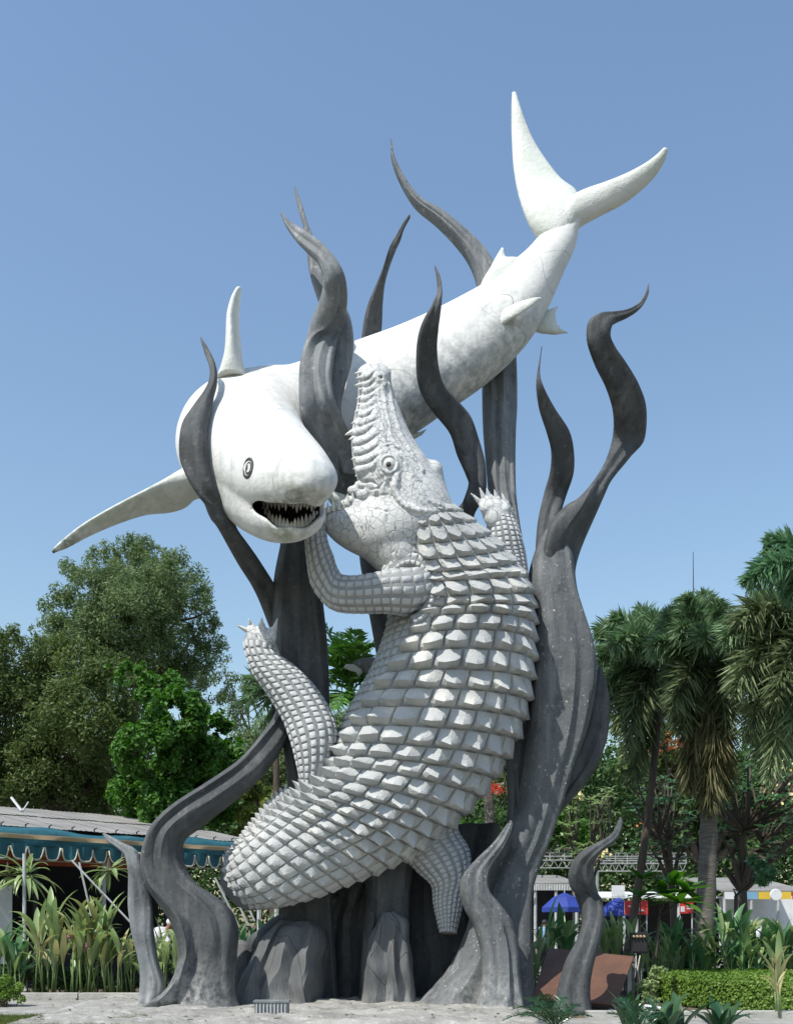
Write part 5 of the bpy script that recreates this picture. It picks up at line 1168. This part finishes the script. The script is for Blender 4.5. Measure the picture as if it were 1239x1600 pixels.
for i in range(nsh):
    for j in range(2):
        a_, b_ = LA * i / nsh, LA * (i + 1) / nsh - .004; o0, o1 = (.3, 3.6) if j == 0 else (3.5, 7.0)
        z0_, z1_ = (4.03, 4.66) if j == 0 else (4.67, 5.28); V = []
        nn_ = 9
        for q_ in range(nn_):
            s_ = a_ + (b_ - a_) * q_ / (nn_ - 1)
            for (o_, zz) in ((o0, z0_), (o1, z1_)):
                p = A0 + dv * s_ + back * o_; V.append((p[0], p[1], zz + .012 * (q_ % 2) + .006 * ((i * 7 + j * 3) % 3)))
        obj('roof_sheet', V, [(2 * q_, 2 * q_ + 2, 2 * q_ + 3, 2 * q_ + 1) for q_ in range(nn_ - 1)], M['roofing'], stl, False)
def sbox(mb, s_, o_, z, w_, d_, h_):
    p = A0 + dv * s_ + back * o_; mb.box((p[0], p[1], z), (w_, d_, h_), math.atan2(dv[1], dv[0])); return mb
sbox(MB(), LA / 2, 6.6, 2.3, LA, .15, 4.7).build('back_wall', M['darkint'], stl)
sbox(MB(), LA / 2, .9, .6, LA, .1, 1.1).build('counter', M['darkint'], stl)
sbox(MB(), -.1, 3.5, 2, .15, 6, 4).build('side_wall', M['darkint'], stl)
sbox(MB(), .9, .8, 1.6, 1.6, .06, 2.0).build('white_board', M['sky_pl'] if False else M['white_pl'], stl)
sbox(MB(), 3.3, 2.2, 3.42, 5.2, .08, .42).build('red_fascia', M['redtile'], stl)
sbox(MB(), 8.4, 2.6, 3.55, 3.2, .06, .16).build('white_fascia', M['white_pl'], stl)
for i, s_ in enumerate(np.arange(.3, LA, 1.9)): sbox(MB(), s_, .55, 1.9, .09, .09, 3.7).build('post', M['black'] if i % 2 else M['steel'], stl)
tr = MB()
for s_ in np.arange(0, LA - .5, .5):
    p = lambda s, z, o=.35: A0 + dv * s + back * o + np.array([0, 0, z])
    tr.bar(p(s_, 3.22), p(s_ + .25, 3.45), .02, 4); tr.bar(p(s_ + .25, 3.45), p(s_ + .5, 3.22), .02, 4)
tr.bar(p(0, 3.22), p(LA, 3.22), .035, 5); tr.bar(p(0, 3.45), p(LA, 3.45), .03, 5); tr.build('truss', M['steel'], stl)
for (u0_, v0_, u1_, v1_) in ((124, 1348, 143, 1432), (112, 1345, 204, 1442), (336, 1372, 372, 1445), (352, 1372, 388, 1445), (368, 1375, 398, 1440)): MB().bar(PY(u0_, v0_, 25.5), PY(u1_, v1_, 25.5), .05, 5).build('strut', M['steel'], stl)
q = MB()
for i in range(22):
    s_ = 8.1 + i * .13; p = A0 + dv * s_ + back * .3; q.box((p[0], p[1], 3.12), (.075, .02, .15))
q.build('tassel', M['white_pl'], stl)
t = thing('awning_pole', 'thin pale upright steel pole holding the awning at the left', 'pole', G(38, 24.6)); MB().tube([G(38, 24.6), G(38, 24.6, 3.3)], [.045, .045], 8).build('pole', M['steel'], t); MB().box(G(38, 24.6, .02), (.2, .2, .04)).build('foot', M['steel'], t)
for (u, lb) in ((405, 'short grey post under the tip of the crocodile tail, left one'), (432, 'thin grey post under the crocodile tail, right one')):
    t = thing('stall_post', lb, 'post', G(u, 27)); MB().tube([G(u, 27), G(u, 27, 2.6)], [.07, .06], 6).build('pole', M['steel'], t); MB().box(G(u, 27, .03), (.2, .2, .06)).build('foot', M['steel'], t)
# hooks along the roof edge
hk = MB()
for s_ in np.arange(.6, LA, .62):
    p = A0 + dv * s_ + back * .3; hk.box((p[0], p[1], 4.07), (.03, .03, .09)); hk.bar(p + [0, 0, 4.10], p + [.07, 0, 4.14], .03, 4)
hk.build('hook', M['black'], aw)
MB().bar(PY(18, 1247, 31), PY(34, 1268, 30.5), .09, 5).build('strut', M['steel'], stl); MB().bar(PY(44, 1254, 31), PY(35, 1268, 30.5), .05, 5).build('strut', M['steel'], stl)
def hanger(label, u, v, Y, n, L, seed):
    g = np.random.default_rng(seed); c = PY(u, v, Y); t = thing('hanging_fern', label, 'plant', c)
    MB().tube([c + [0, 0, .35], c], [.01, .09], 6).build('basket', M['bark'], t)
    for k in range(n):
        Mx = Matrix.Translation(Vector(c)) @ Matrix.Rotation(g.uniform(0, 2 * pi), 4, 'Z') @ Matrix.Rotation(g.uniform(.6, 2.3), 4, 'Y') @ Matrix.Scale(L * g.uniform(.6, 1.1), 4)
        inst('leaf', LM['g' if k % 2 else 's'][g.integers(0, 3)], Mx, t)
hanger('fern with drooping blades hanging by the thin pole', 42, 1368, 24.9, 26, 1.0, 1)
hanger('pale green fern hanging left of the hooked seaweed frond', 170, 1362, 26.4, 24, .8, 2)
hanger('small fern hanging at the far left edge of the awning', 12, 1370, 24.9, 18, .6, 3)

# ------------------------------------------------------------------ market on the right
def truss_canopy(label, u0, u1, v0, v1, Y, Y2, seed):
    t = thing('canopy_frame', label, 'canopy frame', G((u0 + u1) / 2, Y)); g = np.random.default_rng(seed)
    for kk, (yy, va, vb) in enumerate(((Y, v1 - 12, v1), (Y2, v0 - 2, v0 + 10))):
        mb = MB(); n = 14
        for i in range(n):
            ua, ub = u0 + (u1 - u0) * i / n, u0 + (u1 - u0) * (i + 1) / n
            mb.bar(PY(ua, va, yy), PY(ub, va, yy), .05, 4); mb.bar(PY(ua, vb, yy), PY(ub, vb, yy), .05, 4)
            mb.bar(PY(ua, va, yy), PY((ua + ub) / 2, vb, yy), .035, 4); mb.bar(PY((ua + ub) / 2, vb, yy), PY(ub, va, yy), .035, 4)
        mb.build('truss', M['steel_dk'], t)
    mb = MB()
    for i in range(9):
        ua = u0 + (u1 - u0) * i / 8; a = PY(ua, v1 - 12, Y); b = PY(ua, v0, Y2); mb.bar(a, b, .06, 4)
        m_ = (a + b) / 2; mb.bar(m_, m_ + (PY(min(u1, ua + 40), v1, Y) - a) * .8, .05, 4)
    for k in range(4):
        a = PY(u0, v1 - 12, Y) * (1 - k / 4) + PY(u0, v0, Y2) * k / 4; b = PY(u1, v1 - 12, Y) * (1 - k / 4) + PY(u1, v0, Y2) * k / 4; mb.bar(a, b, .06, 4)
    mb.build('purlin', M['steel_dk'], t)
    for u in (u0 + 8, (u0 + u1) / 2, u1 - 8): MB().tube([G(u, Y), PY(u, v1, Y)], [.07, .07], 6).build('leg', M['steel_dk'], t)
truss_canopy('bare grey roof truss frame on posts right of the hanging hind foot', 722, 905, 1324, 1357, 40, 48, 1)
truss_canopy('bare grey roof truss frame on posts right of the bent tip frond', 925, 1072, 1336, 1362, 42, 50, 2)
def shed(label, u0, u1, vt, ve, vb, Y, roofm, wallm, n=8, dep=5, parts=()):
    t = thing('market_shed', label, 'building', G((u0 + u1) / 2, Y))
    for i in range(n):
        ua, ub = u0 + (u1 - u0) * i / n, u0 + (u1 - u0) * (i + 1) / n - .4
        a, b = PY(ua, ve, Y), PY(ub, ve, Y); c, d = PY(ua, vt, Y + dep), PY(ub, vt, Y + dep); c[0], d[0] = a[0], b[0]
        V = [a, b, d, c] + [p - [0, 0, .05] for p in (a, b, d, c)]
        obj('roof_sheet', V, [(0, 1, 2, 3), (7, 6, 5, 4), (0, 4, 5, 1), (1, 5, 6, 2), (2, 6, 7, 3), (3, 7, 4, 0)], M[roofm], t, False)
    L0, L1 = PY(u0, vb, Y + dep * .7), PY(u1, vb, Y + dep * .7)
    hw = PY(u0, ve, Y)[2] - .1
    MB().box(((L0[0] + L1[0]) / 2, Y + dep * .7, hw / 2), (L1[0] - L0[0], .1, hw)).build('wall', M[wallm], t)
    for u in np.linspace(u0 + 4, u1 - 4, 4): MB().tube([G(u, Y + .2), PY(u, ve + 2, Y + .2)], [.06, .06], 6).build('post', M['steel'], t)
    return t
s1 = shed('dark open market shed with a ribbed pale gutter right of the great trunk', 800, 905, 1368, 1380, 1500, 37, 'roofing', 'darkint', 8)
for i in range(40):
    u = 802 + i * 2.55; MB().box(PY(u, 1387, 36.9), (.03, .03, .22)).build('slat', M['white_pl'], s1)
s2 = shed('market shed with a rusty brown corrugated roof at the right edge', 1128, 1262, 1372, 1392, 1500, 37, 'roofing', 'white_pl', 9)
for (ua, ub, m_) in ((1132, 1148, 'white_pl'), (1150, 1184, 'sky_pl'), (1185, 1210, 'yel_pl'), (1214, 1236, 'yel_pl'), (1238, 1256, 'red_pl')):
    a, b = PY(ua, 1400, 36.8), PY(ub, 1400, 36.8); MB().box(((a[0] + b[0]) / 2, 36.8, a[2]), (b[0] - a[0], .04, .26)).build('sign_board', M[m_], s2)
q = MB(); c = PY(1212, 1399, 36.6); q.tube([c, c + [0, -.06, 0]], [.22, .20], 16); q.build('dish', M['white_pl'], s2)
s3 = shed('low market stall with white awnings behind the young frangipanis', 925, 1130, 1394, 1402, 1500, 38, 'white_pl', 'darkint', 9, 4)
def umbrella(label, u, v, Y, r, m):
    t = thing('umbrella', label, 'umbrella', G(u, Y)); c = PY(u, v, Y); n = 8
    V = [c] + [c + np.array([r * k * cos(a), r * k * sin(a), -h_]) for k, h_ in ((.5, .16), (1, .5), (1, .66)) for a in np.arange(n) * 2 * pi / n]
    Fc = [(0, 1 + j, 1 + (j + 1) % n) for j in range(n)] + [(1 + k * n + j, 1 + (k + 1) * n + j, 1 + (k + 1) * n + (j + 1) % n, 1 + k * n + (j + 1) % n) for k in range(2) for j in range(n)]
    obj('canopy', V, Fc, M[m], t, False); MB().tube([G(u, Y), c + [0, 0, .08]], [.03, .02], 6).build('pole', M['steel'], t)
umbrella('blue market umbrella left of the bent tip frond', 882, 1395, 34, .75, 'blue_pl')
umbrella('blue market umbrella right of the bent tip frond', 966, 1403, 36, .7, 'blue_pl')
def banner(label, u0, u1, v0, v1, Y, m, mark=None, post=True):
    t = thing('banner', label, 'banner', G((u0 + u1) / 2, Y)); a, b = PY(u0, v0, Y), PY(u1, v1, Y)
    MB().box(((a[0] + b[0]) / 2, Y, (a[2] + b[2]) / 2), (b[0] - a[0], .04, a[2] - b[2])).build('cloth', M[m], t)
    for x in (a[0] + .02, b[0] - .02): MB().tube([(x, Y + .05, 0), (x, Y + .05, a[2])], [.025, .025], 5).build('post', M['steel'], t)
    if mark:
        q = MB(); w_ = b[0] - a[0]; h_ = a[2] - b[2]; g = np.random.default_rng(int(u0))
        for (fx, fz, fw, fh_) in mark: q.box((a[0] + w_ * fx, Y - .026, b[2] + h_ * fz), (w_ * fw, .008, h_ * fh_))
        q.build('print', M['white_pl'], t)
banner('red market banner with a pale curved print left of the young frangipanis', 976, 1012, 1408, 1430, 35, 'red_pl', [(.3, .6, .3, .1), (.5, .45, .3, .1), (.7, .3, .3, .1)])
banner('small red and white market sign left of the thick palm trunk', 1062, 1083, 1411, 1428, 33, 'red_pl', [(.2, .4, .3, .5), (.7, .7, .4, .12), (.7, .45, .4, .12)])
banner('white and pink market poster above the red banner', 956, 976, 1384, 1401, 38, 'white_pl')
banner('tall light blue banner in the gap right of the great trunk', 812, 829, 1402, 1462, 31, 'sky_pl', [(.9, .5, .12, .95)])
mast = thing('antenna_mast', 'thin antenna mast standing high above the right hand palms', 'antenna', G(1083, 90))
MB().tube([G(1083, 90), PY(1083.5, 960, 90), PY(1083, 862, 90)], [.2, .06, .025], 6).build('pole', M['black'], mast)
MB().box(G(1083, 90, .2), (.8, .8, .5)).build('base', M['slab'], mast)

# ------------------------------------------------------------------ things near the plinth
pn = thing('ground_panel', 'tilted rusty brown steel panel on the ground right of the sculpture', 'panel', G(905, 19.5))
c4 = [PY(832, 1558, 19.6), PY(962, 1572, 19.3), PY(990, 1495, 21.0), PY(857, 1482, 21.4)]
nv = np.cross(c4[1] - c4[0], c4[3] - c4[0]); nv /= np.linalg.norm(nv)
V = c4 + [p - nv * .05 for p in c4]; obj('plate', V, [(0, 1, 2, 3), (7, 6, 5, 4), (0, 4, 5, 1), (1, 5, 6, 2), (2, 6, 7, 3), (3, 7, 4, 0)], M['rust'], pn, False)
for i, p in enumerate(c4): MB().box((p[0] + (.08 if i in (0, 3) else -.08), p[1] + .06, p[2] / 2 - .06), (.08, .08, max(.05, p[2] - .06))).build('leg', M['kerb'], pn)
lb_ = thing('lamp_box', 'black metal lamp box with four small bulbs on a short post', 'lamp', G(998, 21.6))
a = PY(998, 1474, 21.6); MB().box(a, (.36, .14, .44)).build('box', M['black'], lb_)
MB().box((a[0], a[1] - .085, a[2]), (.30, .02, .36)).build('cover', M['darkint'], lb_)
for du in (-9, -3, 3, 9): c = PY(998 + du * .9, 1464, 21.5); MB().tube([c, c + [0, -.05, 0]], [.03, .02], 8).build('bulb', M['tan'], lb_)
MB().tube([G(998, 21.62), G(998, 21.62, a[2] - .2)], [.045, .045], 8).build('post', M['black'], lb_)
MB().tube([PY(1000, 1494, 21.5), PY(996, 1515, 21.4), PY(1000, 1540, 21.4), PY(994, 1562, 21.4)], [.012] * 4, 5).build('cable', M['cream'], lb_)
wp = thing('stake', 'weathered wooden stake beside the rusty panel', 'stake', G(985, 21.2)); MB().box(G(985, 21.2, .45), (.16, .12, .9)).build('stake', M['bark_pale'], wp); MB().box(G(985, 21.15, .86), (.2, .05, .08)).build('crosspiece', M['bark_pale'], wp)
pr = thing('pipe_rail', 'low white pipe rail behind the foreground leaves', 'rail', G(1010, 17.6))
MB().tube([PY(975, 1568, 17.7), PY(1036, 1577, 17.4)], [.028, .028], 8).build('rail', M['white_pl'], pr)
MB().tube([PY(1024, 1576, 17.4), G(1024, 17.4, 0)], [.028, .028], 8).build('leg', M['white_pl'], pr); MB().tube([PY(978, 1569, 17.7), G(974, 17.7, 0)], [.028, .028], 8).build('leg', M['white_pl'], pr)
gb = thing('floodlight_box', 'small ribbed grey floodlight box on the plinth at the bottom edge', 'floodlight', G(425, 17.3))
a = PY(425, 1585, 17.3); a[2] += .04; MB().box((a[0], a[1], a[2] - .02), (.56, .26, .36)).build('housing', M['frond_pale'], gb)
for k in range(9): MB().box((a[0] - .24 + k * .06, a[1] - .14, a[2] - .02), (.018, .03, .32)).build('rib', M['steel'], gb)
MB().box((a[0], a[1], a[2] + .175), (.60, .30, .03)).build('lid', M['frond_pale'], gb)

# ------------------------------------------------------------------ people
def person(label, pos, face, pose, shirt, trousers, cap=None, scale=1.0):
    """pose 'stand' or 'bend'; built in metres, facing +x before turning"""
    t = thing('person', label, 'person', pos)
    b = 1.0 if pose == 'bend' else 0.0
    hip = (0, 0, .92); ch = (.30 * b + .02, 0, 1.22 + (-.06 * b) + .08); nk = (.44 * b + .02, 0, 1.46 - .12 * b); hd_ = (.56 * b + .05, 0, 1.62 - .13 * b)
    H = 60.0
    def fld(): return Field((-60, -45, -5), (85, 45, 185), 2.0)
    C = lambda p: tuple(k * 100 for k in p)
    f = fld()
    for s in (-1, 1):
        f.cone(C((0, s * .09, .9)), 9, C((.05 * s * (1 - b) + .04, s * .10, .48)), 6.2, 3); f.cone(C((.05 * s * (1 - b) + .04, s * .10, .48)), 6.2, C((.04 * s * (1 - b), s * .10, .09)), 4.2, 3)
        f.cone(C((0, s * .10, .05)), 4, C((.15, s * .11, .035)), 3.2, 2)
        sh = (ch[0] + .10 * b, s * .19, ch[2] + .16 - .04 * b); elb = (sh[0] + .10 + .10 * b, s * .24, sh[2] - .28); hnd = (elb[0] + .20, s * .18, elb[2] - .12 - .1 * b)
        f.cone(C(sh), 5.2, C(elb), 4, 3); f.cone(C(elb), 4, C(hnd), 2.9, 3)
        for k in range(4): f.cone(C((hnd[0] + .02, hnd[1] + (k - 1.5) * .018, hnd[2] - .01)), 1.5, C((hnd[0] + .10, hnd[1] + (k - 1.5) * .02, hnd[2] - .04)), 1.1, 1)
        f.cone(C(hnd), 1.6, C((hnd[0] + .05, hnd[1] - s * .04, hnd[2])), 1.2, 1)
    f.chain([C(hip) + (15,), C(((hip[0] + ch[0]) / 2, 0, 1.08)) + (13.5,), C(ch) + (15.5,), C((nk[0] - .03, 0, nk[2] - .06)) + (10,)], 4)
    f.cone(C((nk[0] - .02, 0, nk[2] - .06)), 5.5, C(hd_), 6, 3); f.ell((hd_[0] * 100, 0, hd_[2] * 100 + 1), (9.6, 7.6, 11.5), 3)
    f.cone(C((hd_[0] + .08, 0, hd_[2] - .01)), 1.4, C((hd_[0] + .11, 0, hd_[2] - .03)), 1.6, 1)
    for s in (-1, 1): f.ell((hd_[0] * 100 - 1, s * 7.8, hd_[2] * 100), (2, 1.2, 3), 1)
    Rz = np.array([[cos(face), -sin(face), 0], [sin(face), cos(face), 0], [0, 0, 1]])
    def fin_(name, f, m):
        V, Fq = f.nets(); V = relax(V, Fq, 1) / 100 * scale; V = V @ Rz.T + np.array(pos); o = obj(name, V, Fq, M[m], t, True); fix_normals(o.data); return o
    fin_('body', f, 'skin')
    f = fld(); f.chain([C((hip[0], 0, .98)) + (17.5,), C(((hip[0] + ch[0]) / 2, 0, 1.10)) + (16,), C(ch) + (17.5,), C((nk[0] - .05, 0, nk[2] - .07)) + (12,)], 4)
    for s in (-1, 1):
        sh = (ch[0] + .10 * b, s * .19, ch[2] + .16 - .04 * b); elb = (sh[0] + .10 + .10 * b, s * .24, sh[2] - .28); f.cone(C(sh), 7, C(elb), 6.2, 3)
    fin_('shirt', f, shirt)
    f = fld(); f.ell((0, 0, 94), (17, 17.5, 12), 3)
    for s in (-1, 1): f.cone(C((0, s * .09, .9)), 10.5, C((.05 * s * (1 - b) + .04, s * .10, .48)), 8, 3); f.cone(C((.05 * s * (1 - b) + .04, s * .10, .48)), 8, C((.04 * s * (1 - b), s * .10, .12)), 6.5, 3)
    fin_('trousers', f, trousers)
    f = fld()
    if cap:
        f.ell((hd_[0] * 100 - 1, 0, hd_[2] * 100 + 5), (11, 9, 9.5), 2); f.ell((hd_[0] * 100 + 12, 0, hd_[2] * 100 + 3), (8, 7, 1.8), 2); fin_('cap', f, cap)
    else: f.ell((hd_[0] * 100 - 2, 0, hd_[2] * 100 + 4), (10, 8.6, 10), 2); f.ell((hd_[0] * 100 + 9, 0, hd_[2] * 100 - 5), (6, 6, 8), 2, cut=True); fin_('hair', f, 'black')
    return t
person('person in a white cap and white shirt bending forward behind the left flower bed', G(229, 26.0) , -.15, 'bend', 'cloth_w', 'cloth_d', 'cloth_w', 1.08)
person('person in a white shirt standing in the dark right hand stall shade', G(1180, 34), -1.2, 'stand', 'cloth_w', 'cloth_d', None, 1.0)
person('person in a red shirt standing by the white stall wall at the right', G(1198, 34.6), 2.2, 'stand', 'red_pl', 'cloth_d', None, 1.0)
person('person in a light blue shirt standing under the blue umbrella', G(850, 33.2), .6, 'stand', 'sky_pl', 'cloth_d', None, 1.0)

# ------------------------------------------------------------------ groups of like things
GR = dict(seaweed_frond='seaweed fronds of the sculpture', boulder='boulders under the crocodile', rock_column='rock columns under the crocodile', lily_plant='lily plants in the flower beds',
    palm_tree='palm trees behind the sculpture', frangipani_tree='frangipani trees on the right', tree='trees in the background', bush='bushes of the flower beds', umbrella='blue market umbrellas', banner='market banners',
    person='people in the background', hanging_fern='ferns hanging under the awning', market_shed='market sheds on the right', sago_palm='sago palms at the bottom edge', canopy_frame='bare canopy frames', stall_post='posts below the crocodile tail')
for o in list(sc.objects):
    if o.parent is None and 'label' in o:
        k = o.name.split('.')[0]
        if k in GR: o['group'] = GR[k]
